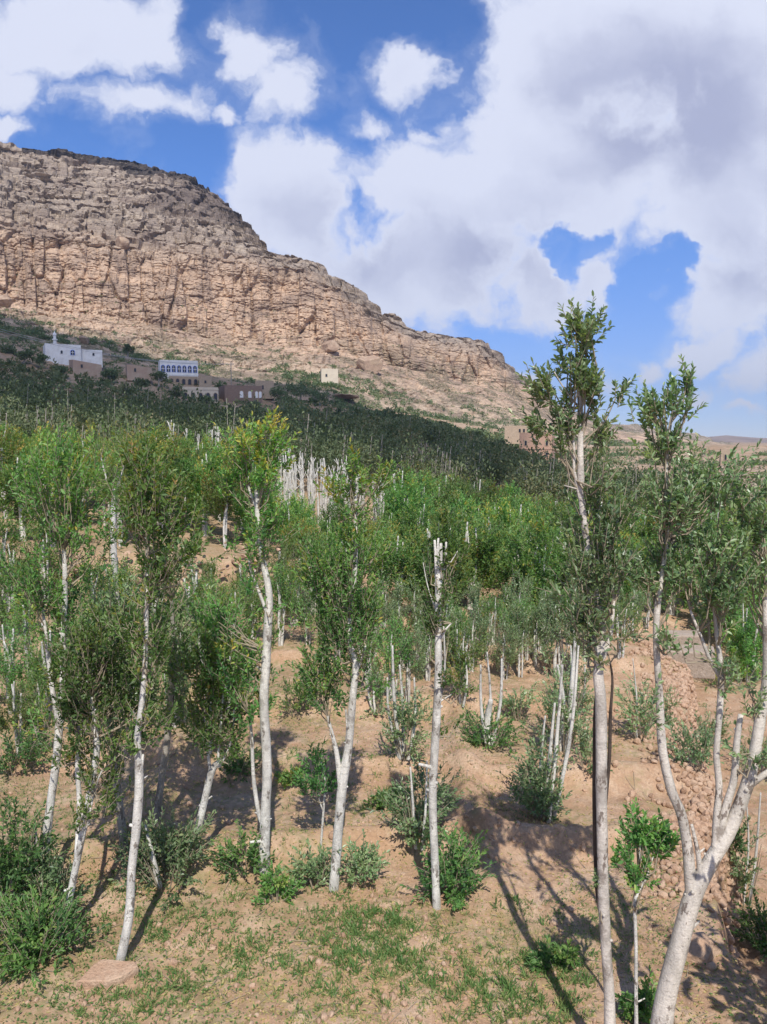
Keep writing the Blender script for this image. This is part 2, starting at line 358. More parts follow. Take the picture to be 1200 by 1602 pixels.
# ------------------------------------------------------------------ materials
class Mat:
    def __init__(s, name):
        s.m = bpy.data.materials.new(name); s.m.use_nodes = True; s.nt = s.m.node_tree; s.N = s.nt.nodes; s.L = s.nt.links
        s.b = s.N['Principled BSDF']; s.out = s.N['Material Output']; s.tc = s.N.new('ShaderNodeTexCoord')
    def val(s, sock, v):
        if isinstance(v, (int, float)): sock.default_value = v
        elif isinstance(v, tuple): sock.default_value = v if len(v) == 4 or sock.type == 'VECTOR' else (*v, 1)
        else: s.L.new(v, sock)
    def vec(s, scale=(1, 1, 1), src='Object', loc=(0, 0, 0)):
        mp = s.N.new('ShaderNodeMapping'); mp.inputs['Scale'].default_value = scale; mp.inputs['Location'].default_value = loc
        s.L.new(s.tc.outputs[src], mp.inputs[0]); return mp.outputs[0]
    def noise(s, scale, detail=5, rough=.55, vec=None, dist=0):
        n = s.N.new('ShaderNodeTexNoise'); n.inputs['Scale'].default_value = scale; n.inputs['Detail'].default_value = detail
        n.inputs['Roughness'].default_value = rough; n.inputs['Distortion'].default_value = dist
        s.L.new(vec if vec is not None else s.vec(), n.inputs['Vector']); return n.outputs[0]
    def vor(s, scale, vec=None, feature='F1', out='Distance'):
        n = s.N.new('ShaderNodeTexVoronoi'); n.feature = feature; n.inputs['Scale'].default_value = scale
        s.L.new(vec if vec is not None else s.vec(), n.inputs['Vector']); return n.outputs[out]
    def rng(s, v, a, b, c=0.0, d=1.0, smooth=True):
        n = s.N.new('ShaderNodeMapRange'); n.interpolation_type = 'SMOOTHSTEP' if smooth else 'LINEAR'
        s.L.new(v, n.inputs[0]); n.inputs[1].default_value = a; n.inputs[2].default_value = b; n.inputs[3].default_value = c; n.inputs[4].default_value = d
        return n.outputs[0]
    def mix(s, f, a, b, mode='MIX'):
        n = s.N.new('ShaderNodeMix'); n.data_type = 'RGBA'; n.blend_type = mode
        s.val(n.inputs[0], f); s.val(n.inputs[6], a); s.val(n.inputs[7], b); return n.outputs[2]
    def math(s, op, a, b=0.0, clamp=False):
        n = s.N.new('ShaderNodeMath'); n.operation = op; n.use_clamp = clamp; s.val(n.inputs[0], a); s.val(n.inputs[1], b); return n.outputs[0]
    def attr(s, name='tint'):
        n = s.N.new('ShaderNodeAttribute'); n.attribute_name = name; return n.outputs['Fac']
    def bump(s, h, strength=.5, dist=.02):
        n = s.N.new('ShaderNodeBump'); n.inputs['Strength'].default_value = strength; n.inputs['Distance'].default_value = dist
        s.L.new(h, n.inputs['Height']); s.L.new(n.outputs[0], s.b.inputs['Normal'])
    def done(s, col, rough=.85, spec=.3):
        s.val(s.b.inputs['Base Color'], col); s.val(s.b.inputs['Roughness'], rough); s.b.inputs['Specular IOR Level'].default_value = spec
        return s.m

def leaf_mat(name, stops, objvar=.12, rough=.5, spec=.4, trans=.38):
    m = Mat(name); r = m.N.new('ShaderNodeValToRGB'); e = r.color_ramp.elements
    while len(e) < len(stops): e.new(.5)
    for i, (p, c) in enumerate(stops): e[i].position = p; e[i].color = (*c, 1)
    m.L.new(m.attr(), r.inputs[0]); oi = m.N.new('ShaderNodeObjectInfo')
    hs = m.N.new('ShaderNodeHueSaturation'); m.L.new(r.outputs[0], hs.inputs['Color'])
    m.L.new(m.rng(oi.outputs['Random'], 0, 1,   .5 - objvar * .04, .5 + objvar * .12, False), hs.inputs['Hue'])
    m.L.new(m.rng(oi.outputs['Random'], 0, 1, 1 - objvar * 1.5, 1 + objvar * 1.3, False), hs.inputs['Value'])
    m.done(hs.outputs[0], rough, spec)
    tr = m.N.new('ShaderNodeBsdfTranslucent'); m.L.new(m.mix(1.0, hs.outputs[0], (1.5, 1.7, .7), 'MULTIPLY'), tr.inputs[0])
    mx = m.N.new('ShaderNodeMixShader'); mx.inputs[0].default_value = trans; m.L.new(m.b.outputs[0], mx.inputs[1]); m.L.new(tr.outputs[0], mx.inputs[2])
    m.L.new(mx.outputs[0], m.out.inputs[0]); return m.m
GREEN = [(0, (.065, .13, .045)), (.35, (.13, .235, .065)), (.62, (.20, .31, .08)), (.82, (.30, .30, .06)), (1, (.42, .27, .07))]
GREY = [(0, (.10, .165, .075)), (.4, (.20, .29, .135)), (.75, (.32, .39, .19)), (1, (.44, .42, .21))]
BUSH = [(0, (.055, .12, .045)), (.4, (.12, .235, .07)), (.75, (.20, .33, .09)), (1, (.32, .34, .10))]
M = {}
M['leaf'] = leaf_mat('leaf_green', GREEN, .24); M['leaf_grey'] = leaf_mat('leaf_grey_green', GREY, rough=.4, spec=.65, trans=.3)
M['leaf_bush'] = leaf_mat('leaf_dark_green', BUSH)
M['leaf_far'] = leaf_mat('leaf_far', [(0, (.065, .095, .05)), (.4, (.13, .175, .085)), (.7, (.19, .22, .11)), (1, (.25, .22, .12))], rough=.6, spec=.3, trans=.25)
M['grass'] = leaf_mat('grass_blades', [(0, (.07, .155, .045)), (.5, (.145, .245, .075)), (.8, (.34, .33, .14)), (1, (.56, .45, .22))], objvar=0, rough=.6, spec=.3)

def bark(name, light, dark, scale=1.0, patch=.5):
    m = Mat(name); v = m.vec((1, 1, .35)); n1 = m.noise(9 * scale, 6, .6, v); rings = m.noise(22 * scale, 5, .65, m.vec((.3, .3, 1.5)))
    fine = m.noise(70 * scale, 4, .7)
    col = m.mix(m.rng(n1, .36, .66), light, tuple(c * .62 for c in light))
    col = m.mix(m.rng(rings, .56, .66, 0, .65), col, tuple(c * .45 for c in light))
    col = m.mix(m.rng(m.noise(5.5 * scale, 5, .65, m.vec((1, 1, .7), loc=(3, 1, 2))), .56, .64, 0, patch), col, dark)
    kn = m.vor(5 * scale, m.vec((1, 1, .8), loc=(1.3, .2, 0))); col = m.mix(m.math('MULTIPLY', m.rng(m.math('ADD', kn, m.math('MULTIPLY', fine, .12)), .12, .2, .85, 0), m.rng(m.noise(2.1, 3, .5), .5, .55)), col, dark)
    col = m.mix(m.rng(fine, .3, .7, .25, 0), col, dark)
    col = m.mix(m.rng(m.noise(3.2 * scale, 6, .7, m.vec((1, 1, .22), loc=(7, 2, 5))), .55, .62, 0, .5), col, tuple(c * .62 for c in light))
    col = m.mix(m.rng(m.noise(14 * scale, 5, .7, m.vec((1, 1, .5), loc=(2, 9, 5))), .58, .62, 0, .8), col, dark)
    m.bump(m.math('ADD', m.math('MULTIPLY', rings, .6), fine), .8, .012)
    return m.done(col, .75, .25)
M['bark'] = bark('bark_white', (.78, .75, .68), (.12, .095, .075)); M['bark_grey'] = bark('bark_grey', (.44, .40, .34), (.09, .07, .055), patch=.6)
M['bark_dark'] = bark('bark_dark', (.10, .075, .06), (.04, .03, .025)); M['bark_pink'] = bark('bark_pinkish', (.72, .66, .58), (.13, .095, .075), .8, .6)
M['twig'] = Mat('twig').done((.30, .25, .18), .8, .2)

def soil():
    m = Mat('soil'); big = m.noise(.32, 4, .55); mid = m.noise(2.2, 6, .62); fine = m.noise(28, 6, .7)
    col = m.mix(m.rng(big, .35, .65), (.475, .305, .19), (.40, .25, .155))
    col = m.mix(m.rng(mid, .40, .68), col, (.54, .39, .27))
    col = m.mix(m.rng(m.noise(1.1, 5, .6, m.vec(loc=(5, 3, 1))), .56, .72, 0, .55), col, (.27, .16, .095))
    col = m.mix(m.rng(fine, .38, .62, .4, 0), col, (.20, .125, .08))
    cl = m.vor(16, m.vec(loc=(1, 2, 3))); col = m.mix(m.rng(cl, .10, .2, .5, 0), col, (.55, .42, .32))
    # thin moss / seedlings film
    spx = m.N.new('ShaderNodeSeparateXYZ'); m.L.new(m.vec(), spx.inputs[0])
    g = m.rng(m.math('ADD', m.noise(.8, 6, .65, m.vec(loc=(9, 2, 4))), m.rng(spx.outputs[0], .5, -2.0, 0, .13)), .50, .64, 0, .62); g = m.math('MULTIPLY', g, m.rng(m.noise(14, 5, .7), .42, .6))
    col = m.mix(g, col, (.19, .185, .075))
    # far off the field soil turns paler and drier
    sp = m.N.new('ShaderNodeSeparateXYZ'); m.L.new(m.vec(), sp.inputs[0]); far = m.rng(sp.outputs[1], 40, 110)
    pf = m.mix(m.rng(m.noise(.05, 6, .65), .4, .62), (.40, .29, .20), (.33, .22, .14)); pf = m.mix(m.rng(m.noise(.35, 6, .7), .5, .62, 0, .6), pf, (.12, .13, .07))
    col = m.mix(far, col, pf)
    m.bump(m.math('ADD', m.math('MULTIPLY', mid, 1.0), m.math('MULTIPLY', fine, .55)), .9, .035)
    return m.done(col, .95, .15)
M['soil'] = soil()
def rock_mat(name, a, b, c, sc=1.0, bd=.05):
    m = Mat(name); v = m.vec(); n = m.noise(3 * sc, 6, .65, v); f = m.noise(18 * sc, 5, .7, v)
    t = m.attr(); col = m.mix(t, a, b); col = m.mix(m.rng(n, .42, .62), col, c); col = m.mix(m.rng(f, .3, .55, .35, 0), col, tuple(x * .45 for x in b))
    m.bump(m.math('ADD', n, f), .6, bd); return m.done(col, .9, .2)
M['stone'] = rock_mat('stone_pinkish', (.52, .34, .23), (.36, .225, .145), (.54, .38, .265), 2.0); M['stone_grey'] = rock_mat('stone_greyish', (.38, .30, .23), (.28, .21, .155), (.42, .34, .27))
M['boulder'] = rock_mat('boulder_rock', (.36, .25, .18), (.26, .175, .125), (.42, .31, .22), .12, .4)

# ------------------------------------------------------------------ ground sheet
def build_ground():
    azf = np.linspace(-.62, .62, 470); azc = np.linspace(.62, 2 * np.pi - .62, 60)[1:-1]; az = np.concatenate([azf, azc])
    r = np.concatenate([np.array([.15, 1, 2, 3, 4, 4.6]), 5.0 * np.exp(np.arange(0, math.log(22 / 5.0), .0042)), 22.1 * np.exp(np.arange(0, math.log(480 / 22.1), .0085)), [520, 700, 1100, 2000, 3200, 4300]])
    R, A = np.meshgrid(r, az, indexing='ij'); x = R * np.sin(A); y = R * np.cos(A); z = ground(x, y)
    z = np.where(R > 3000, np.minimum(z, -20), z)
    mb = MB(); mb.add(np.stack([x, y, z], -1).reshape(-1, 3), grid_faces(len(r), len(az), True)[:, ::-1], 0, smooth=True)
    mb.add([(0, 0, gz(0, 0))], np.zeros((0, 3)))
    o = mb.build('ground', M['soil']); tag(o, kind='structure')
build_ground()

# ------------------------------------------------------------------ mountain
def build_mountain():
    U = [-260, 0, 40, 100, 200, 300, 350, 400, 430, 480, 520, 560, 600, 650, 700, 750, 780, 800, 830, 870, 950, 1040, 1110, 1160, 1400]
    T = dict(
     yb=[500, 520, 524, 535, 560, 590, 595, 600, 600, 603, 605, 622, 638, 655, 664, 672, 678, 682, 688, 693, 698, 703, 706, 712, 720],
     rb=[325, 325, 325, 325, 325, 325, 325, 325, 325, 325, 325, 330, 335, 340, 345, 350, 352, 354, 356, 360, 365, 370, 375, 380, 380],
     yc=[450, 470, 478, 490, 502, 518, 530, 540, 542, 546, 550, 557, 566, 580, 592, 602, 612, 618, 634, 655, 684, 692, 698, 709, 718],
     rc=[430, 430, 430, 430, 432, 436, 440, 444, 448, 452, 460, 468, 480, 500, 520, 540, 550, 556, 562, 570, 580, 600, 600, 600, 600],
     yd=[330, 352, 358, 372, 392, 402, 405, 410, 416, 428, 448, 480, 506, 532, 545, 552, 572, 592, 612, 640, 672, 683, 690, 704, 714],
     rd=[468, 468, 470, 472, 474, 478, 482, 486, 490, 494, 500, 506, 515, 535, 555, 575, 585, 592, 600, 612, 640, 680, 690, 700, 700],
     yf=[196, 218, 233, 240, 254, 275, 307, 360, 398, 411, 430, 452, 490, 519, 531, 536, 554, 578, 600, 634, 663, 674, 686, 702, 712],
     rf=[650, 650, 650, 648, 640, 630, 615, 590, 565, 560, 560, 560, 560, 580, 600, 620, 630, 640, 660, 690, 740, 800, 820, 820, 820])
    NU = 860; u = np.linspace(-240, 1380, NU); I = lambda k: np.interp(u, U, T[k])
    a = (u - CX) / F
    def zof(yp, r):                             # height of the row seen at yp when it lies r metres out
        b = -(yp - CY) / F; cy = math.cos(PITCH) + b * math.sin(PITCH); cz = b * math.cos(PITCH) - math.sin(PITCH)
        return CAMZ + r * cz / np.hypot(a, cy)
    r_ctrl = [np.full(NU, 285.), I('rb'), I('rc'), I('rd'), I('rf'), I('rf') + 60, I('rf') + 400]
    z_ctrl = [None, zof(I('yb'), I('rb')), zof(I('yc'), I('rc')), zof(I('yd'), I('rd')), zof(I('yf'), I('rf')), None, None]
    azv = np.arctan(a); z_ctrl[0] = ground(285 * np.sin(azv), 285 * np.cos(azv), False) - 6
    z_ctrl[5] = z_ctrl[4] - 6; z_ctrl[6] = z_ctrl[4] * .3 - 30
    rows = [14, 120, 110, 190, 10, 8]; zone = [0, 0, .5, .62, .8, 1, 1]
    Rr, Zz, Kk = [], [], []
    for i, n in enumerate(rows):
        t = np.linspace(0, 1, n, endpoint=(i == len(rows) - 1))[:, None]
        Rr.append(r_ctrl[i] * (1 - t) + r_ctrl[i + 1] * t); Zz.append(z_ctrl[i] * (1 - t) + z_ctrl[i + 1] * t); Kk.append(i + t + 0 * a[None])
    R = np.concatenate(Rr); Z = np.concatenate(Zz); K = np.concatenate(Kk)
    s = (azv * 520)[None] + 0 * R
    # soften the control rows with slow waves
    q = fbm(s / 60, K * 1.3, 0, 3, 77); R = R + 7 * q * ss(1.1, 2, K)
    talus = ss(.9, 1.3, K) * (1 - ss(1.9, 2.1, K)); cliff = ss(1.93, 2.08, K) * (1 - ss(2.9, 3.1, K)); upper = ss(2.9, 3.1, K) * (1 - ss(4.05, 4.4, K))
    low = ss(720, 860, u)[None]                 # the range runs out in a rounded rubbly spur on the right
    # strata: treads and risers
    Hs = 8.5; w = 2.2 * fbm(s / 45, Z / 30, 0, 3, 70); k = (Z + w + s * .03) / Hs; fl = np.floor(k); fr = k - fl
    amp = _hash(fl.astype(np.int64), np.floor(s / 37 + 2 * fbm(s / 30, fl, 0, 2, 2)).astype(np.int64), np.zeros_like(fl, dtype=np.int64), 5)
    Z0 = Z.copy(); step = (ss(.3, .62, fr) - fr) * Hs * (.45 + .75 * amp)
    k2 = (Z + w * .6 + s * .05) / 2.9; fr2 = k2 - np.floor(k2); step2 = (ss(.25, .7, fr2) - fr2) * 2.9 * .8
    Z = Z + (step + step2) * (upper * 1.0 + cliff * .25 + talus * .35) * (1 - .35 * low)
    # blocks pushed in and out
    def blocks(sx, sz, seed, warp=.35):
        X = s / sx + warp * fbm(s / sx * .9, Z0 / sz * .9, 0, 2, seed); Y = Z0 / sz + warp * fbm(s / sx * .9 + 9, Z0 / sz * .9, 0, 2, seed + 1)
        f1, f2, i1, i2 = cells(X, Y, seed); gap = ss(.0, .16, f2 - f1); return (i1 - .5) * gap - .55 * (1 - gap), i2
    b1, c1 = blocks(19, 5, 100); b2, c2 = blocks(7.5, 2.3, 110, .25); b3, c3 = blocks(9, 30, 120, .2); b4, c4 = blocks(4.2, 1.5, 130)
    crack = np.maximum(0, .13 - np.abs(fbm(s / 16, Z0 / 90, 0, 3, 140))) / .13
    crack2 = np.maximum(0, .10 - np.abs(fbm(s / 6, Z0 / 45, 3, 3, 141))) / .10
    cm = ss(-.15, .25, fbm(s / 30, Z0 / 25, 0, 3, 143))
    butt = fbm(s / 26, Z0 / 120, 0, 3, 150)
    push = talus * (1.6 * b1 + 1.7 * b2 + 1.1 * b4 + 1.6 * fbm(s / 12, Z0 / 8, 0, 4, 160)) \
         + cliff * (6.0 * b3 + 1.6 * b2 + 1.0 * b1 + 1.1 * b4 - 4.5 * crack * cm - 1.6 * crack2 * (1 - cm) + 6 * butt + 1.2 * fbm(s / 5, Z0 / 9, 0, 4, 161)) \
         + upper * (4.2 * b1 + 3.2 * b2 + 1.5 * b4 + 2.0 * butt - .8 * crack + 1.0 * fbm(s / 14, Z0 / 4, 0, 4, 162))
    push = push * (1 - .25 * low)
    up = .40 * push * talus + .12 * push * upper; R = R - push; Z = Z + up
    Z = Z + (1.0 * b2 + 2.0 * b1) * ss(3.8, 4.0, K) * (1 - ss(5, 5.5, K)) * ss(300, 360, u)[None]
    A = azv[None] + 0 * R; x = R * np.sin(A); y = R * np.cos(A)
    zf = np.interp(K, range(7), zone) + 0 * R
    cap = ss(3.86, 3.93, K + .05 * fbm(s / 30, 0, 0, 3, 6)) * ss(40, 70, u)[None] * (1 - ss(330, 350, u)[None])
    mb = MB(); mb.add(np.stack([x, y, Z], -1).reshape(-1, 3), grid_faces(R.shape[0], NU), 0, tint=(np.where(cap > .5, 1.0, np.minimum(zf, .8))).ravel())
    rows_r, rows_z, rows_K = R, Z, K
    m = Mat('mountain_rock'); v = m.vec((1, 1, 2.2)); vv = m.vec((1, 1, .28))
    n1 = m.noise(.035, 6, .6, v); n2 = m.noise(.16, 6, .68, v); n3 = m.noise(.7, 5, .7, v); st = m.noise(.09, 5, .6, vv)
    t = m.attr()
    cliffc = m.mix(m.rng(st, .38, .62), (.72, .51, .35), (.55, .39, .275)); talusc = m.mix(m.rng(n2, .38, .62), (.66, .51, .365), (.55, .41, .29))
    upc = m.mix(m.rng(n2, .36, .62), (.54, .44, .34), (.36, .29, .235))
    col = m.mix(m.rng(t, .1, .45), talusc, cliffc); col = m.mix(m.rng(t, .58, .66), col, upc)
    col = m.mix(m.rng(n1, .46, .66, 0, .6), col, (.26, .19, .15)); col = m.mix(m.rng(n3, .50, .72, 0, .55), col, (.15, .11, .09))
    col = m.mix(m.rng(n3, .2, .42, .5, 0), col, (.58, .47, .35))
    # darker brown mixed in on the right-hand upper crags
    sp = m.N.new('ShaderNodeSeparateXYZ'); m.L.new(m.vec(), sp.inputs[0])
    q1 = m.rng(m.math('ADD', sp.outputs[2], m.math('MULTIPLY', n1, 60)), 172, 205); q2 = m.rng(m.math('ADD', sp.outputs[0], m.math('MULTIPLY', n2, 50)), -150, -115)
    col = m.mix(m.math('MULTIPLY', m.math('MULTIPLY', q1, q2), m.rng(n2, .3, .6, .95, .65)), col, (.15, .115, .10))
    # scrub in the lower slopes
    veg = m.math('MULTIPLY', m.rng(m.noise(.05, 5, .65, m.vec(loc=(20, 3, 0))), .44, .58), m.rng(sp.outputs[2], 78, 40))
    col = m.mix(m.math('MULTIPLY', veg, m.rng(n3, .38, .52, 0, .8)), col, (.105, .115, .06))
    col = m.mix(m.rng(t, .9, .95), col, (.075, .062, .055))
    beds = m.noise(.10, 5, .7, m.vec((1, 1, 8), loc=(0, 0, 3))); col = m.mix(m.rng(beds, .36, .5, .45, 0), col, (.20, .15, .12)); col = m.mix(m.rng(beds, .55, .68, 0, .4), col, (.62, .50, .37))
    m.bump(m.math('ADD', m.math('MULTIPLY', n2, 1.0), m.math('ADD', n3, m.math('MULTIPLY', beds, 1.6))), 1.0, 1.3)
    o = mb.build('mountain', m.done(col, .95, .1)); tag(o, kind='structure')
    return u, R, Z, K
MU, MR, MZ, MK = build_mountain()
def on_mountain(uu, kk):
    j = int(np.clip(np.searchsorted(MU, uu), 0, len(MU) - 1)); i = int(np.clip(np.searchsorted(MK[:, j], kk), 0, len(MK) - 1))
    az = math.atan((MU[j] - CX) / F); return np.array([MR[i, j] * math.sin(az), MR[i, j] * math.cos(az), MZ[i, j]])

def far_hills():
    for nm, D, U, Y, c in (('far_hill', 3200, [820, 1000, 1060, 1110, 1135, 1165, 1200, 1260, 1400, 1700], [700, 694, 688, 682, 680, 682, 685, 688, 690, 700], (.30, .22, .17)),
                           ('nearer_far_hill', 1900, [1080, 1130, 1170, 1200, 1260, 1340, 1600], [712, 708, 700, 696, 697, 704, 712], (.15, .13, .12))):
        u = np.linspace(U[0], U[-1], 260); yp = np.interp(u, U, Y); a = (u - CX) / F
        b = -(yp - CY) / F; zt = CAMZ + D * (b * math.cos(PITCH) - math.sin(PITCH)) / np.hypot(a, math.cos(PITCH) + b * math.sin(PITCH))
        t = np.linspace(-1.0, 1.0, 41)[:, None]; prof = 1 - np.abs(t) ** 1.4
        az = np.arctan(a)[None]; R = D + t * D * .22 + 0 * az; s = az * D
        z = -60 + (zt + 60) * prof + D * .0022 * fbm(s / 160, R / 160, 0, 5, 61) * np.minimum(1, 4 * (1 - np.abs(t)))
        mb = MB(); mb.add(np.stack([R * np.sin(az), R * np.cos(az), z], -1).reshape(-1, 3), grid_faces(41, 260), 0, smooth=True)
        m = Mat(nm + '_rock'); n = m.noise(.01, 7, .65, m.vec((1, 1, 3))); m.bump(n, .6, 8)
        tag(mb.build('hill', m.done(m.mix(m.rng(n, .4, .6), c, tuple(x * .7 for x in c)), .95, .1)), kind='structure')
far_hills()

# the cloud that shades the village slope: high above and behind the camera, lumpy cumulus
def build_cloud(pts, alt, thick, seed, name='cloud'):
    poly = []
    for px, r in pts:
        az = math.atan((px - CX) / F); x, y = r * math.sin(az), r * math.cos(az); z = gz(x, y)
        t = (alt - z) / SUN.z; poly.append((x + SUN.x * t, y + SUN.y * t))
    poly = np.array(poly); c = poly.mean(0); n = 150; k = 40
    d = poly - c; ang = np.arctan2(d[:, 1], d[:, 0]); o_ = np.argsort(ang); ang, rad = ang[o_], np.hypot(d[:, 0], d[:, 1])[o_]
    th = np.linspace(-np.pi, np.pi, n, endpoint=False)
    rr = np.interp(th, np.concatenate([[ang[-1] - 2 * np.pi], ang, [ang[0] + 2 * np.pi]]), np.concatenate([[rad[-1]], rad, [rad[0]]]))
    rr = rr * (1 + .03 * fbm(np.cos(th) * 4, np.sin(th) * 4, seed, 4, seed) )
    ph = np.linspace(0, np.pi, k)[:, None]; rho = np.sin(ph) ** .7; hgt = np.cos(ph)
    x = c[0] + rr * rho * np.cos(th); y = c[1] + rr * rho * np.sin(th)
    zz = alt + np.where(hgt > 0, hgt * thick * (1 + .5 * fbm(x / 40, y / 40, 0, 4, seed)), hgt * thick * .25 * (1 + .4 * fbm(x / 30, y / 30, 0, 4, seed + 1)))
    mb = MB(); mb.add(np.stack([x, y, zz], -1).reshape(-1, 3), grid_faces(k, n, True), 0, smooth=True)
    m = Mat(name + '_vapour'); m.done((.85, .86, .88), 1.0, 0); tr = m.N.new('ShaderNodeBsdfTransparent'); mx = m.N.new('ShaderNodeMixShader'); mx.inputs[0].default_value = .44
    m.L.new(m.b.outputs[0], mx.inputs[1]); m.L.new(tr.outputs[0], mx.inputs[2]); m.L.new(mx.outputs[0], m.out.inputs[0]); return tag(mb.build(name, m.m), kind='structure')
build_cloud([(-500, 66), (-200, 66), (0, 68), (150, 72), (300, 70), (450, 64), (600, 56), (700, 51), (800, 52), (890, 66), (925, 100), (880, 150), (810, 165), (740, 215), (640, 285), (520, 315), (400, 322), (250, 318), (100, 352), (0, 368), (-300, 375), (-500, 375)], 620, 70, 3)

# ------------------------------------------------------------------ foreground trees
RNG = np.random.default_rng(7)
def near_tree(label, stems, crowns, bark='bark', leaf='leaf', tops=0.0, seed=1, name='orchard_tree', cat='tree', group=None, leafL=.068, fine=True, knob=.10, yoff=0.0, dark=None, base=None, wide=1.25, dens=.98, thin=.31, epi=18):
    """stems: lists of (px, py, width px, [depth offset m]); the first starts at the foot. crowns: (px, py, rx, ry, shoots[, tint, depth off])"""
    rng = np.random.default_rng(seed); f0 = stems[0][0]
    g = G(f0[0], f0[1]) if base is None else np.array(base, float); Y = g[1] + yoff
    root = thing(name, g, label, cat, group); mt, ml, md = MB(), MB(), MB(); paths = []
    for i, st in enumerate(stems):
        pts, rad = [], []
        for q in st:
            yy = Y + (q[3] if len(q) > 3 else 0); pts.append(P(q[0], q[1], yy) - g); rad.append(q[2] / F * yy * thin)
        if i == 0: pts[0] = pts[0] + np.array([0, 0, -.12]); rad[0] *= 1.25
        isd = dark and i in dark
        pth = tube(md if isd else mt, pts, rad, 14 if rad[0] > .05 else 10, .05, 0, knob, seed + i)
        if not isd:
            paths.append(pth)
            for q in pth[rng.integers(1, max(2, len(pth) - 2), max(2, int(len(pth) * .07)))]:
                a = rng.uniform(0, 6.28); dv = np.array([math.cos(a), math.sin(a) * .8 - .2, rng.uniform(.2, .9)]); l = q[3] + rng.choice([.012, .02, .05, .12], p=[.45, .3, .15, .1]); w = min(q[3] * .42, rng.uniform(.008, .02))
                tube(mt, [q[:3], q[:3] + dv * l], [w * 1.3, w * .8], 6, .05, 0, .1, 3)
    path = np.concatenate(paths) if paths else None; hi = path[path[:, 2] > .5] if path is not None else None
    if hi is not None and len(hi) < 2: hi = path
    for c in crowns:
        yy = Y + (c[6] if len(c) > 6 else 0); cc = P(c[0], c[1], yy) - g; s = yy / F
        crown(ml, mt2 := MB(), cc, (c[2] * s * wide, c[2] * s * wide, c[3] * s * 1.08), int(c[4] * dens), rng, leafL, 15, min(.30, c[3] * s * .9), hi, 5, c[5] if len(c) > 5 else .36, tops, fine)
        # merge twigs
        V = np.concatenate(mt2.v); n0 = mt.n; mt.v.append(V); mt.t.append(np.zeros(len(V))); mt.n += len(V)
        for fa, _, sm in mt2.f: mt.f.append((fa + n0, 1, True))
    if path is not None and crowns:                # leafy shoots straight from the stem below the crown
        zt = path[:, 2].max(); zone = path[(path[:, 2] > zt * .46) & (path[:, 2] < zt * .92)]; m2 = MB()
        for q in (zone[rng.integers(0, len(zone), int(epi))] if len(zone) else []):
            a = rng.uniform(0, 6.28); l = rng.uniform(.08, .22)
            crown(ml, m2, q[:3] + [math.cos(a) * l, math.sin(a) * l, .08], (.11, .11, .17), 5, rng, leafL, 12, .26, [q], 5, .4, tops * .5, fine, .8, 1.0)
        if m2.n:
            V = np.concatenate(m2.v); n0 = mt.n; mt.v.append(V); mt.t.append(np.zeros(len(V))); mt.n += len(V)
            for fa, _, sm in m2.f: mt.f.append((fa + n0, 1, True))
    tag(mt.build('trunk', [M[bark], M['twig']], root))
    if dark: tag(md.build('dark_stem', [M['bark_dark']], root), 'thin dark stem against the pale trunk')  # thin stems in dark brown bark beside the pale trunk
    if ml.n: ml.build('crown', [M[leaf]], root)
    return root

near_tree('pale forked tree rising from the thick bushes, nearest the left edge of the photo',
 [[(62,1405,22),(75,1290,22),(88,1190,21),(93,1130,20),(98,1060,15),(100,980,14),(102,910,14),(100,860,9)],
  [(92,1140,14),(86,1100,13),(79,1060,12),(73,1000,10),(66,950,6)]],
 [(95,775,58,75,120,.42),(125,850,50,45,60,.34),(60,900,40,60,60,.3),(95,960,30,70,45,.36),(60,730,40,50,50,.5)], tops=.22, seed=11)
near_tree('slim leaning pale tree with two thin crossing stems under a rounded dense crown',
 [[(92,1468,16),(112,1390,18),(126,1320,18),(141,1240,18),(151,1180,17),(148,1140,15),(142,1090,9)],
  [(118,1370,12),(124,1260,13,.2),(121,1200,12,.2),(124,1130,9,.2)], [(120,1345,7),(134,1300,6,-.1),(150,1230,5,-.1),(160,1205,4,-.1)]],
 [(145,1060,52,62,120,.3),(165,1000,45,45,80,.36),(120,1120,42,40,60,.26),(200,1090,34,45,50,.3)], tops=.05, seed=12)
near_tree('grey tree leaning left behind the slim crossing stems, its crown full of silvery leaves',
 [[(196,1335,20),(186,1250,20),(178,1200,18),(173,1150,15),(170,1100,12),(172,1000,8)]], [(175,960,50,50,80,.4),(190,1160,28,40,36,.4)], 'bark_grey', 'leaf_grey', seed=13)
near_tree('tall curved white tree whose foot stands behind the flat stone, crown tipped orange',
 [[(182,1508,21),(201,1440,24),(206,1360,22),(213,1300,23),(218,1220,23),(215,1160,18),(222,1100,15),(227,1040,13),(229,980,11),(230,900,9),(228,840,6)],
  [(214,1230,10),(222,1195,9),(224,1180,5)]],
 [(235,800,52,60,120,.42),(250,860,48,45,70,.36),(215,740,36,40,50,.5),(232,960,24,70,40,.35)], tops=.12, seed=14)
near_tree('thin grey tree bending right of the curved white tree, with dull leaves',
 [[(243,1295,16),(250,1240,18),(262,1150,17),(268,1080,17),(271,1000,14),(268,940,9)], [(266,1130,8),(255,1105,6),(238,1090,4)]],
 [(275,900,40,55,70,.34),(245,1030,34,50,60,.3),(290,990,28,55,50,.36)], 'bark_grey', 'leaf_grey', seed=15)
near_tree('short leaning stump-like tree with upright twiggy shoots, left of the tall straight pale tree',
 [[(298,1325,16),(318,1262,19),(332,1205,19),(346,1190,15)], [(330,1215,8),(322,1150,6),(318,1090,4)], [(340,1200,8),(345,1140,6),(350,1070,4)], [(343,1200,6),(362,1160,5),(366,1110,3)]],
 [(330,1110,42,72,100,.42),(350,1020,36,50,60,.36),(310,1060,30,40,40,.36)], seed=16)
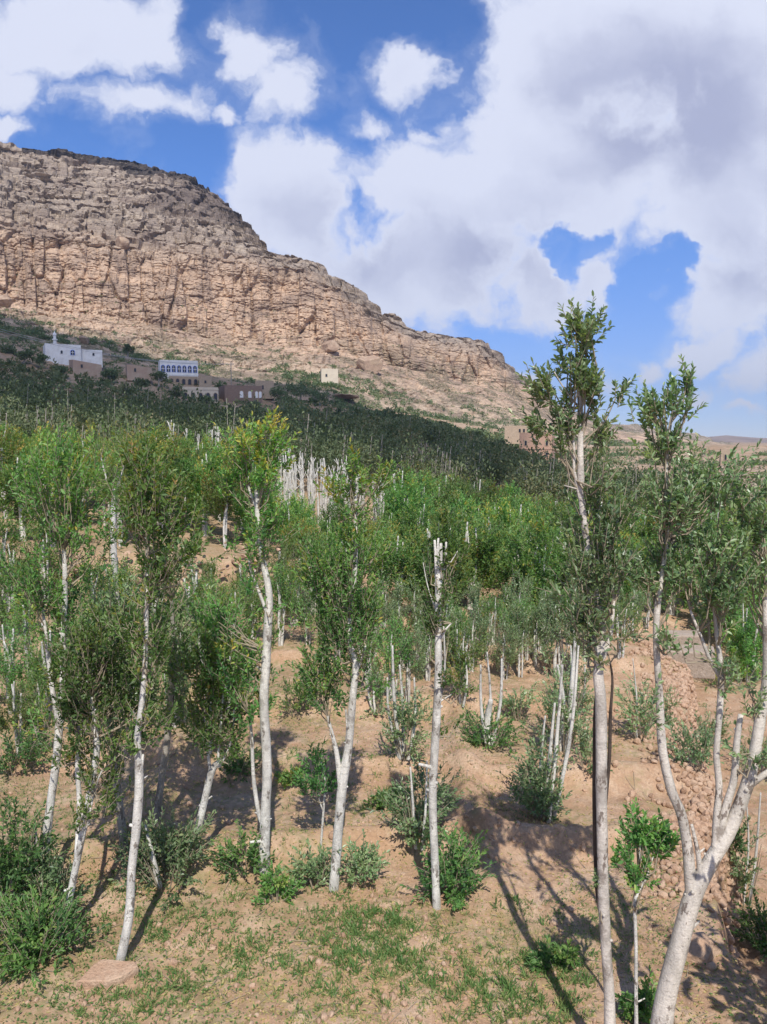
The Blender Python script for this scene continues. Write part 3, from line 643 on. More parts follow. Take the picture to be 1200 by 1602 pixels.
near_tree('tall straight pale tree with a small yellowish crown above the grove, left of centre',
 [[(412,1362,24),(415,1280,26),(418,1200,25),(413,1100,24),(416,1040,23),(419,980,22),(421,930,18),(412,880,15),(404,820,14),(401,765,10)],
  [(417,1310,12),(405,1272,12),(397,1220,10),(394,1160,9),(391,1120,6)], [(418,960,10),(405,925,8),(392,890,6),(388,860,4)], [(403,800,7),(388,760,6),(382,735,4)], [(402,790,6),(415,755,5),(424,735,3)]],
 [(392,700,40,38,110,.66),(372,745,26,30,40,.5),(415,740,26,26,36,.55),(378,1050,36,55,70,.36),(355,980,34,50,60,.34),(420,840,24,40,30,.42),(396,1110,24,30,30,.36)], tops=.25, seed=17)
near_tree('pale tree splitting low into a V of rough limbs, leafy tuft on its left',
 [[(521,1394,22),(529,1300,25),(536,1225,26),(545,1170,22),(552,1090,19),(556,1040,16),(547,1000,14),(550,940,13),(555,900,12),(557,840,11),(556,785,8),(558,745,4)],
  [(533,1230,16),(527,1180,13),(520,1150,10),(512,1120,7)], [(540,1200,9),(544,1150,8),(541,1110,6)], [(554,1060,8),(566,1030,6),(572,1010,5)]],
 [(513,1070,33,52,95,.34),(520,970,52,50,110,.34),(545,900,50,55,110,.38),(500,920,30,40,50,.34),(575,960,24,55,40,.38),(557,752,34,34,70,.62),(556,830,18,40,22,.45)], seed=18)
near_tree('tall tree with a yellow-green head standing behind the curved white tree',
 [[(186,985,15),(182,930,15),(178,860,15),(177,800,13),(179,765,8)], [(178,790,6),(165,745,5),(158,715,3)], [(178,780,6),(192,735,4),(196,700,3)]],
 [(178,700,46,46,110,.55),(160,740,26,30,36,.45),(200,750,26,36,40,.5)], tops=.2, seed=29)
near_tree('bare pale pole of a tree ending in a bunch of cut upright stubs',
 [[(684,1424,19),(680,1340,21),(677,1240,22),(681,1160,21),(684,1100,20),(686,1020,19),(685,950,17),(688,890,16),(690,850,7)],
  [(684,930,9),(682,880,8),(680,845,6)], [(686,910,8),(696,880,7),(698,848,5)], [(688,890,7),(685,860,6),(686,842,5)], [(686,1010,7),(697,985,5),(706,975,3)], [(682,1120,8),(692,1080,7),(696,1040,5),(694,980,4)], [(684,960,4),(670,920,3),(662,880,2)], [(687,900,3),(705,880,3),(716,862,2)]],
 [(694,1000,18,40,16,.4),(700,875,16,30,10,.45)], seed=19, knob=.10, epi=12)
near_tree('tallest tree, a straight pale trunk carrying its silvery tuft far above the horizon',
 [[(960,1720,30),(953,1560,28),(948,1480,27),(944,1400,29),(942,1300,28),(941,1200,28),(940,1100,28),(936,1055,26),(941,1010,20),(944,985,14),(930,920,18),(920,860,18),(911,790,16),(908,720,16),(908,650,14),(907,590,11),(911,530,6)],
  [(940,1040,15),(930,1000,14),(922,960,10),(930,900,7)], [(943,1030,14),(955,990,12),(960,940,8)], [(912,800,8),(899,740,8),(898,700,6),(890,640,4)], [(908,640,6),(884,610,4),(866,580,3)], [(908,640,6),(930,600,4),(946,580,3)],
  [(944,1440,8,.04),(935,1400,11,.10),(931,1300,12,.12),(930,1200,10,.12),(931,1110,8,.1),(938,1055,5,.03)], [(946,1280,6,.03),(953,1190,9,.07),(955,1120,8,.08),(958,1060,6,.06),(950,1020,4,.03)]],
 [(914,525,28,44,95,.42),(905,590,46,36,90,.38),(868,605,28,34,50,.4),(946,612,24,38,46,.4),(880,680,36,40,70,.3),(930,690,24,40,34,.4),(936,800,46,60,120,.34),(930,900,46,60,120,.3),(910,960,36,40,60,.28),(975,860,36,60,70,.36),(940,1380,14,22,20,.4)],
 'bark_pink', 'leaf_grey', seed=20, dark=(6, 7), epi=12, leafL=.062, base=(1.75, 5.6, 0.0), dens=.46, wide=1.0)
near_tree('big pinkish forked tree leaning over the channel at the lower right, the thickest trunk',
 [[(1022,1690,58),(1040,1570,60),(1062,1480,54),(1085,1400,52),(1108,1355,44),(1140,1300,40),(1163,1245,36),(1177,1195,34),(1190,1120,28),(1200,1050,24),(1198,950,18),(1200,880,10)],
  [(1082,1410,34),(1076,1330,30),(1066,1275,28),(1050,1235,27),(1036,1170,25),(1032,1090,20),(1027,1010,18),(1028,955,18),(1036,900,13),(1044,830,10),(1042,770,9),(1044,700,7),(1055,640,4)],
  [(1168,1235,16),(1195,1212,17),(1225,1195,13)], [(1096,1380,18),(1092,1335,14),(1082,1290,8)],
  [(1118,1340,22),(1121,1280,20),(1125,1230,19),(1121,1180,17),(1126,1110,17),(1128,1050,17),(1122,1000,12),(1116,940,8)], [(1127,1060,13),(1112,1035,11),(1098,1000,9),(1080,955,6)],
  [(1122,1320,24),(1135,1265,23),(1148,1220,20),(1153,1160,18),(1159,1118,15)]],
 [(1050,640,40,40,85,.4),(1078,600,14,26,18,.42),(1045,700,28,40,50,.36),(1035,800,46,56,110,.34),(1100,780,46,56,110,.42),(1105,870,52,56,130,.34),(1175,820,40,60,80,.46),(1180,920,34,50,50,.36),(1050,890,40,50,80,.3),(1130,940,44,36,60,.3)],
 'bark_pink', 'leaf_grey', tops=.08, seed=21, leafL=.062, knob=.06, base=(2.15, 5.75, -.02), dens=.64, thin=.285, wide=1.1)
near_tree('young single-stemmed sapling with a bushy head between the two pinkish trunks',
 [[(997,1640,9),(995,1560,10),(995,1480,9),(993,1410,10),(998,1395,8)], [(996,1405,5),(985,1370,4),(978,1340,3)], [(997,1400,5),(1012,1370,4),(1022,1340,3)], [(996,1400,5),(1000,1350,4),(1002,1300,3)]],
 [(1004,1345,40,42,70,.36),(998,1300,22,26,26,.45)], 'bark', 'leaf', seed=22, name='sapling', cat='sapling', leafL=.065, epi=0)
near_tree('thin dark-leaved sapling just left of the V-forked tree',
 [[(500,1330,5),(506,1270,6),(508,1220,5),(502,1190,3)], [(506,1270,4),(499,1250,3),(497,1235,2)]], [(500,1222,26,34,46,.2)], seed=23, name='sapling', cat='sapling', leafL=.07, epi=0)

# ------------------------------------------------------------------ foreground bushes
def bush(label, px, py, rx, h, n, leaf='leaf_bush', tint=.35, seed=0, group=None, shoots=None, leafL=.07, name='bush', cat='bush'):
    """foot at (px, py), half width rx px, height h px, with white upright canes if asked"""
    rng = np.random.default_rng(seed + 500); g = G(px, py); s = g[1] / F; root = thing(name, g, label, cat, group)
    ml, mt = MB(), MB(); R_, H_ = rx * s, h * s
    crown(ml, mt, (0, 0, H_ * .5), (R_, R_ * .8, H_ * .5), n, rng, leafL, 14, min(.28, H_ * .5), None, 6, tint, .1, True, .9, .7)
    k = max(4, n // 8); a = rng.uniform(0, 6.28, k); b = np.stack([np.cos(a) * R_ * .25, np.sin(a) * R_ * .25, np.zeros(k)], 1)
    t = np.stack([np.cos(a) * R_ * .75, np.sin(a) * R_ * .6, rng.uniform(.4, .9, k) * H_], 1); sticks(mt, b, t, .008, .004, 0, 4)
    for (tx, ty, wpx) in (shoots or []):
        e = P(tx, ty, g[1]) - g; st = np.array([e[0] * .35, rng.uniform(-.1, .1), 0]); w = wpx * s * .5
        mid = (st + e) * .5 + rng.normal(size=3) * .04; tube(mt, [st, mid, e], [w, w * .85, w * .45], 7, .08, 1, .1, seed)
    mt.build('stems', [M['twig'], M['bark']], root); ml.build('foliage', [M[leaf]], root); return root
bush('largest dark green bush, at the far left behind the forked pale tree', 22, 1425, 75, 190, 260, tint=.22, seed=1, shoots=[(55,1290,6)])
bush('bright low leafy bush at the lower left corner in front of the dark one', 55, 1505, 66, 95, 220, tint=.5, seed=2)
bush('grey-green bush wrapped round the foot of the forked pale tree', 85, 1455, 34, 120, 90, 'leaf_grey', .35, 3)
bush('broad bush under the leaning grey trees, beside the tall curved white tree', 262, 1390, 62, 95, 170, 'leaf_grey', .3, 4, shoots=[(228,1290,10)])
bush('small green bush left of the foot of the tall straight pale tree', 383, 1375, 26, 70, 55, tint=.35, seed=5)
bush('bright green weed bush at the right of the foot of the tall straight pale tree', 433, 1415, 22, 50, 55, tint=.62, seed=6)
bush('greyish bush left of the foot of the V-forked tree', 494, 1392, 26, 60, 55, 'leaf_grey', .35, 7)
bush('sparse greyish bush right of the foot of the V-forked tree', 563, 1388, 34, 60, 60, 'leaf_grey', .4, 8)
bush('green bush right behind the foot of the bare pole tree', 704, 1398, 42, 80, 130, tint=.4, seed=9)
bush('dark bush with thin canes immediately behind the bare pole tree', 655, 1325, 42, 110, 150, 'leaf_grey', .2, 10, shoots=[(642,1200,6),(668,1190,5)])
bush('tall bluish bush with pale canes between the bare pole and the tallest trunk', 846, 1284, 38, 110, 190, 'leaf_grey', .25, 11, shoots=[(868,1100,8),(880,1040,8),(905,1010,7),(853,1120,6)])
bush('loose green shoots growing up behind the tall bluish bush', 882, 1180, 42, 150, 150, 'leaf_grey', .42, 12, shoots=[(900,1000,10),(872,1040,7)])
bush('low round bush round a pale twiggy stump in the middle of the open soil', 766, 1168, 40, 52, 110, 'leaf_bush', .3, 13, shoots=[(768,1095,16),(752,1040,6),(785,1030,6),(762,1020,5)])
bush('leafy clump with many thin upright canes left of the bare pole tree', 634, 1190, 36, 110, 120, 'leaf_grey', .4, 14, shoots=[(614,1010,7),(625,1040,6),(648,1060,6),(606,1060,5)])
bush('sparse bush growing on the pinkish rubble left of the leaning limb', 1002, 1160, 30, 110, 80, 'leaf_grey', .42, 15, shoots=[(990,1030,3)])
bush('dark twiggy bush in the sunken channel beside the leaning limb', 1085, 1210, 42, 80, 90, 'leaf_grey', .2, 16)
bush('bright feathery green bush beyond the channel near the right edge', 1168, 1040, 36, 95, 120, 'leaf', .62, 17)
bush('tangled thin-stemmed bush in the channel at the right edge', 1165, 1420, 30, 130, 60, 'leaf_grey', .5, 18, shoots=[(1168,1250,4),(1190,1240,5)])
bush('low weeds at the foot of the young sapling', 1010, 1592, 26, 60, 50, 'leaf_bush', .5, 19)
bush('small green plant in the shade between the two long tree shadows', 872, 1520, 30, 40, 50, 'leaf_bush', .4, 20)
bush('low dark green bush at the left edge above the bare earth', 25, 1215, 45, 80, 110, tint=.3, seed=21)
bush('low green bush behind the short leaning tree', 372, 1215, 34, 50, 70, tint=.35, seed=22)

bush('leafy clump of thin pale canes between the loose green shoots and the tallest trunk', 900, 1120, 26, 90, 80, 'leaf_grey', .42, 31, shoots=[(905,1020,5),(893,1010,5),(915,1040,4)])
bush('small grey-green bush right of the loose green shoots, touching the tallest trunk', 915, 1205, 20, 60, 50, 'leaf_grey', .4, 32)
bush('thin upright shoots on the bare soil just right of the bare pole', 722, 1105, 20, 70, 45, 'leaf', .42, 33, shoots=[(718,1020,4),(728,1030,4)])
bush('low green weed clump between the V-forked tree and the bare pole', 600, 1262, 28, 32, 55, 'leaf_bush', .5, 34)
bush('low green weed clump between the tall straight pale tree and the V-forked tree', 462, 1120, 26, 60, 60, 'leaf', .45, 35)
bush('small yellowish weed clump on the path left of the V-forked tree', 462, 1235, 24, 24, 40, 'leaf', .62, 36)
bush('wispy bush of thin canes right of the V-forked tree, half way up the slope', 585, 1120, 22, 70, 55, 'leaf_grey', .42, 37, shoots=[(580,1035,4),(592,1050,4)])
bush('low bush beside the round bush with the twiggy stump, on its right', 812, 1128, 24, 50, 60, 'leaf_grey', .36, 38)
bush('low dark bush on the shaded channel bed left of the upright grey limb', 1108, 1165, 30, 60, 80, 'leaf_grey', .25, 23)
bush('dense weedy bush against the right edge, beyond the forked tree', 1192, 1215, 34, 90, 110, 'leaf_grey', .3, 24)
bush('small dark bush between the fork limbs on the channel floor', 1140, 1345, 24, 50, 50, 'leaf_bush', .25, 25)
bush('low dark bush at the right edge beside the shaded path', 1196, 1490, 30, 70, 80, 'leaf_bush', .25, 26)
bush('sprawling green weed bush on the path bed left of the bright feathery bush', 1120, 1075, 34, 50, 80, 'leaf', .5, 27)
bush('tuft of green shoots low on the rubble under the leaning limb', 1040, 1135, 18, 50, 40, 'leaf_grey', .4, 28)
# ------------------------------------------------------------------ orchard behind: archetypes, then copies
def arche(seed, H, leaf, bark, tint, tops, crown_lo, width, shoots, poles=3, leafL=.10, bare=False, clump=16):
    rng = np.random.default_rng(seed); root = thing('orchard_tree', (0, 0, 0), 'x', 'tree'); mt, ml, m2 = MB(), MB(), MB(); paths = []
    for k in range(poles):
        a = rng.uniform(0, 6.28); d = np.array([math.cos(a), math.sin(a), 0]); lean = rng.uniform(.05, .30) * width
        h = H * (rng.uniform(.5, .82) if H < 2.5 else rng.uniform(.75, .95)); b = d * .08 * (k > 0); p = [b + [0, 0, -.2], b + d * lean * .4 + [0, 0, h * .35], b + d * lean * .6 + rng.normal(size=3) * .06 + [0, 0, h * .7], b + d * lean + [0, 0, h]]
        w = rng.uniform(.035, .06) * (1.25 if k == 0 else 1) * (.55 if H < 2.5 else .7 if bare else 1); paths.append(tube(mt, p, [w * 1.2, w, w * .8, w * .35], 7, .16, 0, .1, seed + k))
    path = np.concatenate(paths)
    if bare:
        for k in range(7):
            q = path[rng.integers(len(path) // 3, len(path))][:3]; a = rng.uniform(0, 6.28); e = q + np.array([math.cos(a) * .22, math.sin(a) * .22, rng.uniform(.2, .5)])
            tube(mt, [q, e], [.028, .014], 5, .2, 0, .05, k)
    hi = path[path[:, 2] > H * .3]
    if shoots:
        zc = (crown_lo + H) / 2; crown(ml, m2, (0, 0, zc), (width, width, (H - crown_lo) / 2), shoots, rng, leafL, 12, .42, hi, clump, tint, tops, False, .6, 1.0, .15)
        V = np.concatenate(m2.v); n0 = mt.n; mt.v.append(V); mt.t.append(np.zeros(len(V))); mt.n += len(V)
        for fa, _, sm in m2.f: mt.f.append((fa + n0, 1, True))
    mt.build('trunk', [M[bark], M['twig']], root)
    if ml.n: ml.build('crown', [M[leaf]], root)
    root['used'] = 0; return root
def place(proto, x, y, rz, s, label, group, z=None):
    if proto.get('used'):
        r = proto.copy(); COL.objects.link(r)
        for ch in proto.children: c = ch.copy(); COL.objects.link(c); c.parent = r
    else: r = proto; proto['used'] = 1
    r.location = (x, y, gz(x, y) if z is None else z); r.rotation_euler = (0, 0, rz); r.scale = (s, s, s * 1.0)
    tag(r, label, 'tree', group); return r
GA = [arche(40 + i, 3.3, 'leaf', 'bark', .40 + .05 * (i % 3), .16, .15, 1.05, 470, 3, .165) for i in range(5)]
GY = [arche(60 + i, 3.5, 'leaf', 'bark', .50, .30, .8, .95, 340, 2, .16) for i in range(3)]
GG = [arche(70 + i, 2.2, 'leaf_grey' if i % 2 else 'leaf', 'bark', .44, .0, .2, .52, 150, 4, .10) for i in range(4)]
GS = [arche(80 + i, 3.5, 'leaf', 'bark', .36, .0, .3, .5, 0, 4, .10, True) for i in range(4)]
GM = [arche(90 + i, 2.6, 'leaf', 'bark', .40, .08, .3, .75, 260, 3, .11) for i in range(4)]

L_G = ('leafy green tree standing in the packed grove beyond the open soil', 'trees of the dense green grove')
L_Y = ('tree of the grove with yellow-tipped upper leaves', 'yellow-tipped trees of the grove')
L_S = ('bare white cut-back trunk in the pale row beyond the grove', 'bare white trunks in a row')
L_Q = ('young grey-green tree on the bare soil before the grove', 'young trees on the open soil')
L_M = ('bushy green tree on the weedy ground in the left of the field', 'bushy trees in the left of the field')
cnt = 0
# row of cut-back white trunks
rs = random.Random(5)
for i in range(42):
    px = rs.uniform(424, 600); r = rs.uniform(35, 41); az = math.atan((px - CX) / F); s = rs.uniform(.72, 1.0) * (1.05 if px < 540 else .88)
    place(rs.choice(GS), r * math.sin(az), r * math.cos(az), rs.uniform(0, 6.28), s, *L_S); cnt += 1
for i in range(12):
    px = rs.uniform(225, 345); r = rs.uniform(44, 50); az = math.atan((px - CX) / F)
    place(rs.choice(GS), r * math.sin(az), r * math.cos(az), rs.uniform(0, 6.28), rs.uniform(.85, 1.2), 'bare whitish trunk among the green trees on the left rise', 'bare trunks on the left rise'); cnt += 1
# young trees on the open soil (foot pixel, height pixel)
for px, py, h, k in [(570,1050,120,1),(585,1030,110,3),(632,1050,110,0),(668,1065,120,3),(690,1050,100,2),(712,1045,110,0),(745,1020,110,1),(770,1010,100,2),(788,1065,110,3),(825,1030,110,0),(838,1045,100,1),(856,1005,110,2),(880,1030,120,0),(900,1060,120,3),(915,1035,110,1),(970,1030,110,2),(985,1000,100,3),(1010,985,90,0),(530,1040,110,2),(815,1000,110,3),(612,1095,150,0),(640,1100,120,1),(722,1075,130,2),(735,1050,120,3),(800,1035,110,0),(812,1060,120,1),(655,1040,110,2),(874,1060,140,3),(560,1020,120,0),(590,1010,110,1),(700,1020,110,2),
                     (760,1035,70,3),(890,1010,110,0),(845,1020,90,1),(960,990,90,2),(480,1010,110,3),(600,985,80,2),(650,985,90,3),(700,985,90,1),(750,985,80,0),(790,985,90,2),(870,985,80,3),(905,985,90,1),(540,985,90,3),(575,1080,110,2),(620,1000,90,1),(675,1010,80,3),(780,1005,80,2),(505,1060,70,1)]:
    g = G(px, py); s = h / F * g[1] / 2.3; place(GG[k], g[0], g[1], rs.uniform(0, 6.28), s, *L_Q, z=g[2]); cnt += 1
# bushy trees left
for px, py, h, k in [(20,1110,150,0),(45,1060,130,1),(5,1000,130,2),(130,1150,120,3),(330,1180,110,0),(345,1080,150,1),(365,1040,140,2),(310,1010,140,3),(280,1080,130,0),(440,1010,120,1),(460,980,110,2),(200,1040,130,0),
                     (150,1010,130,1),(25,960,120,3),(110,1060,110,2),(395,1000,120,3),(250,980,90,2),(60,1150,100,1),(235,1110,90,3),(180,1120,90,2),(330,960,80,1),(380,960,90,0),(525,1000,110,2),(80,1110,150,3),(30,1180,130,0),(150,1080,150,2),(210,1160,110,1),(300,1040,150,3),(355,1130,120,0),(270,1140,110,2),(10,960,150,1),(70,950,130,0),(180,980,130,3),(320,1090,120,1),(240,1040,120,0),(440,960,120,2),(490,960,120,1)]:
    g = G(px, py); s = h / F * g[1] / 2.6; place(GM[k], g[0], g[1], rs.uniform(0, 6.28), s, *L_M, z=g[2]); cnt += 1
# dense grove on a jittered grid, nearest first
cand = []
for iy in range(0, 34):
    y = 20.6 + iy * 1.75
    for ix in range(-40, 40):
        x = (ix + .5 * (iy % 2)) * 1.95 + rs.uniform(-.4, .4); yy = y + rs.uniform(-.45, .45); r = math.hypot(x, yy); px = CX + F * x / yy
        if px < -70 or px > 1270: continue
        if px < 430 and r < 27.2: continue                       # wall and its foot stay open on the left
        if px < 560 and r < 21.6: continue
        if 405 < px < 615 and 31.5 < r < 44: continue          # the cut-back row
        if 215 < px < 350 and 43 < r < 51: continue
        if px > 1030 and px < 1130 and r < 23: continue
        if rs.random() < .10: continue
        cand.append((r + rs.uniform(0, 3), x, yy, px))
cand.sort(); lim = 300 - cnt - 14
GROVE_MAX = 0
for r, x, y, px in cand[:lim]:
    sm = .72 if (400 < px < 625 and r < 36) else 1.0
    yel = px < 420 and rs.random() < .45 or rs.random() < .12
    place(rs.choice(GY if yel else GA), x, y, rs.uniform(0, 6.28), rs.uniform(.82, 1.08) * sm * (.85 if px > 640 else .95), *(L_Y if yel else L_G)); GROVE_MAX = max(GROVE_MAX, r)
print('trees', cnt + min(lim, len(cand)), 'grove to', GROVE_MAX, 'of', len(cand))
ORD = 'first second third fourth fifth sixth seventh eighth ninth tenth eleventh twelfth thirteenth fourteenth fifteenth sixteenth seventeenth eighteenth nineteenth twentieth'.split()
ORD += ['twenty-' + o for o in ORD[:9]] + ['thirtieth'] + ['thirty-' + o for o in ORD[:9]] + ['fortieth'] + ['forty-' + o for o in ORD[:9]]
def relabel(objs, fmt):
    for i, o in enumerate(sorted(objs, key=lambda o: o.location.x / o.location.y)): o['label'] = fmt.format(ORD[i])
byg = {}
for o in bpy.data.objects:
    if o.get('group') and o.parent is None and o.get('category') == 'tree': byg.setdefault(o['group'], []).append(o)
relabel(byg['bare white trunks in a row'], '{} bare white cut-back trunk from the left in the pale row beyond the grove')
relabel(byg['bare trunks on the left rise'], '{} bare whitish trunk from the left among green trees on the left rise')
relabel(byg['young trees on the open soil'], '{} from the left of the young grey-green trees on the open soil')
relabel(byg['bushy trees in the left of the field'], '{} from left of the bushy green trees on the weedy left of the field')
COLS = [(-999, 150, 'at the far left'), (150, 290, 'behind the curved white tree'), (290, 480, 'behind the tall straight pale tree'), (480, 620, 'behind the V-forked tree'), (620, 760, 'behind the bare pole'), (760, 880, 'left of the tallest trunk'), (880, 1040, 'right of the tallest trunk'), (1040, 9999, 'at the right edge')]
BANDS = [(0, 29, 'front'), (29, 36, 'second'), (36, 42, 'middle'), (42, 999, 'rear')]
for gname, word in (('trees of the dense green grove', 'all-green'), ('yellow-tipped trees of the grove', 'yellow-tipped')):
    for a, b, cw in COLS:
        for r0, r1, bw in BANDS:
            sel = [o for o in byg[gname] if a <= CX + F * o.location.x / o.location.y < b and r0 <= o.location.xy.length < r1]
            relabel(sel, word + ' grove tree ' + cw + ', {} from left, ' + bw + ' rows')
# two trees that stand out of the grove
def single(proto, px, py_top, r, label, s):
    az = math.atan((px - CX) / F); return place(proto, r * math.sin(az), r * math.cos(az), 1.0, s, label, None)
_t = GA[0].copy(); COL.objects.link(_t)
for _c in GA[0].children: _d = _c.copy(); COL.objects.link(_d); _d.parent = _t
_t.location = (4.7, 4.9, gz(4.7, 4.9)); _t.scale = (1.3, 1.3, 1.75); tag(_t, 'tall leafy tree just outside the right edge, shading the channel', 'tree')
if 'group' in _t: del _t['group']
for p in GA + GY + GG + GS + GM:
    if 'used' in p: del p['used']
for o in bpy.data.objects:
    if 'used' in o: del o['used']

# ------------------------------------------------------------------ far wood on the shaded slope (uncountable)
def far_wood():
    rng = np.random.default_rng(99); mb = MB(); n = 4300
    u = rng.uniform(-200, 1300, n); r = np.exp(rng.uniform(math.log(46), math.log(305), n)); az = np.arctan((u - CX) / F)
    # on the right the wood gives way to bare terraces
    lim = np.interp(u, [-200, 0, 60, 230, 260, 440, 470, 600, 760, 830, 900, 1000, 1300], [235, 235, 228, 215, 182, 186, 225, 262, 200, 100, 90, 66, 60]); dn = fbm(u / 60, r / 25, 0, 3, 5)
    ok = (r < lim) & ((r > 130) | (rng.random(n) < 1.0)) & (dn > -.22 + .15 * ss(180, 300, r)) & (r > np.minimum(GROVE_MAX - 1.5, 60))
    ok &= ~((u > 95) & (u < 195) & (r > 150) & (r < 190))
    u, r, az = u[ok], r[ok], az[ok]; n = len(u); x, y = r * np.sin(az), r * np.cos(az); z = ground(x, y, False)
    h = rng.uniform(2.2, 4.3, n) + 1.6 * (rng.random(n) < .08); w = h * rng.uniform(.2, .42, n)
    k = np.clip((9000 / r), 26, 120).astype(int); idx = np.repeat(np.arange(n), k); m = len(idx)
    q = unit(rng.normal(size=(m, 3))) * (rng.random((m, 1)) ** .4); lump = rng.integers(0, 5, m); lo = np.stack([np.cos(lump * 1.3 + idx), np.sin(lump * 2.1 + idx), np.sin(lump * 1.7 + idx * .7)], 1) * .35
    q = q * .75 + lo; pos = np.stack([x[idx] + q[:, 0] * w[idx], y[idx] + q[:, 1] * w[idx], z[idx] + h[idx] * (.58 + .42 * q[:, 2])], 1)
    sz = np.clip(r[idx] * .0042, .22, .95) * rng.uniform(.7, 1.3, m); d = unit(q + rng.normal(size=(m, 3)) * .7 + [0, 0, .5])
    tint = np.clip(.42 + .27 * np.repeat(rng.normal(size=n), k) + .15 * rng.normal(size=m), 0, 1)
    leaves(mb, pos, d, sz, sz * .55, tint, rng, 0, False)
    A = np.stack([x, y, z - .3], 1); kk = rng.random(n) < .5; A = A[kk]; hh = h[kk]; rr = r[kk]
    B = A + np.stack([rng.normal(size=len(A)) * .25, rng.normal(size=len(A)) * .25, hh * rng.uniform(.6, 1.02, len(A))], 1)
    sticks(mb, A, B, np.clip(rr * .0004, .035, .08), .02, 1, 4)
    A2 = A[::2] + rng.normal(size=(len(A[::2]), 3)) * [.7, .7, 0]; sticks(mb, A2, A2 + [0.1, 0, 1] * (hh[::2, None] * .95), .05, .03, 1, 4)
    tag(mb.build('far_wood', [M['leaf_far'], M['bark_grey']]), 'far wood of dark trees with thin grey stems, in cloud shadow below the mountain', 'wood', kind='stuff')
far_wood()
def scrub():
    rng = np.random.default_rng(123); mb = MB(); C, S = [], []
    for i in range(5200):
        uu = rng.uniform(-60, 1250); kk = 1 + .75 * rng.random() ** 1.9 if rng.random() < .8 else rng.uniform(.3, 1)
        if fbm(uu / 45, kk * 6, 0, 3, 12) < -.05 + .28 * (kk - 1): continue
        C.append(on_mountain(uu, kk)); S.append(rng.uniform(.6, 1.7) * (1 - .35 * (kk - 1)))
    for i in range(1500):
        uu = rng.uniform(440, 860); r = rng.uniform(225, 345); az = math.atan((uu - CX) / F)
        if fbm(uu / 36, r / 20, 0, 3, 16) < -.02: continue
        C.append(np.array([r * math.sin(az), r * math.cos(az), gz(r * math.sin(az), r * math.cos(az))]) if r < 290 else on_mountain(uu, .3 + 1.0 * (r - 290) / 55)); S.append(rng.uniform(.8, 2.0))
    for i in range(1500):                                      # hedges and bushes on the dry terraces at the right
        uu = rng.uniform(860, 1290); r = rng.uniform(90, 300); az = math.atan((uu - CX) / F)
        if fbm(uu / 50, r / 14, 0, 3, 14) < .02: continue
        x, y = r * math.sin(az), r * math.cos(az); C.append(np.array([x, y, gz(x, y)])); S.append(rng.uniform(.5, 1.5))
    for i in range(2600):                                      # rough growth round the village
        uu = rng.uniform(-80, 760); r = rng.uniform(178, 318); az = math.atan((uu - CX) / F)
        if fbm(uu / 40, r / 16, 0, 3, 15) < -.12: continue
        if uu > 60 and uu < 440 and rng.random() < .45: continue
        x, y = r * math.sin(az), r * math.cos(az); C.append(np.array([x, y, gz(x, y)]) if r < 290 else on_mountain(uu, .3 + .7 * (r - 290) / 28)); S.append(rng.uniform(.6, 1.5))
    for i in range(900):
        kk = rng.uniform(1, 2.5); uu = rng.uniform(-40, 860)
        if rng.random() < .4: C.append(on_mountain(uu, kk)); S.append(rng.uniform(.4, .9))
    C = np.array(C); S = np.array(S); n = len(C); k = 26; idx = np.repeat(np.arange(n), k); m = len(idx)
    q = unit(rng.normal(size=(m, 3))) * rng.random((m, 1)) ** .4; q[:, 2] = np.abs(q[:, 2]) * .8
    pos = C[idx] + q * S[idx][:, None]; sz = S[idx] * rng.uniform(.45, .8, m)
    leaves(mb, pos, q + rng.normal(size=(m, 3)) * .5, sz, sz * .6, np.clip(.45 + .2 * np.repeat(rng.normal(size=n), k), 0, 1), rng, 0, False)
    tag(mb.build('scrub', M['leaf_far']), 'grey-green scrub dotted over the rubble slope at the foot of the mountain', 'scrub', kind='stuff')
scrub()

# boulders on the slope
def boulder(label, uu, kk, w, h, seed, dark=False):
    p = on_mountain(uu, kk); rng = np.random.default_rng(seed); s = p[1] / F; mb = MB()
    rocks(mb, np.zeros((1, 3)), np.array([[w * s * .5, w * s * .42, h * s * .5]]), rng, ICO3, 0, 9, .12)
    o = mb.build('boulder', M['boulder']); o.location = p + np.array([0, -w * s * .2, h * s * .25]); tag(o, label, 'boulder')
boulder('big dark brown boulder alone on the rubble slope, right of centre', 578, 1.62, 42, 32, 1)
boulder('grey block perched on the lip of the orange cliff beside a black crevice', 203, 3.02, 24, 24, 2)
boulder('squat boulder under the cliff right of the perched block', 520, 1.95, 40, 26, 3)
boulder('rounded pale boulder on the slope above the white house with the tower', 140, 1.1, 24, 14, 5)
boulder('flat pale rock slab lying in the dark trees right of the village', 540, .75, 44, 10, 6)
boulder('low rock slab just below the flat pale slab', 590, .55, 36, 9, 7)
boulder('large boulder at the foot of the cliff near the left edge', 18, 1.85, 38, 26, 8)

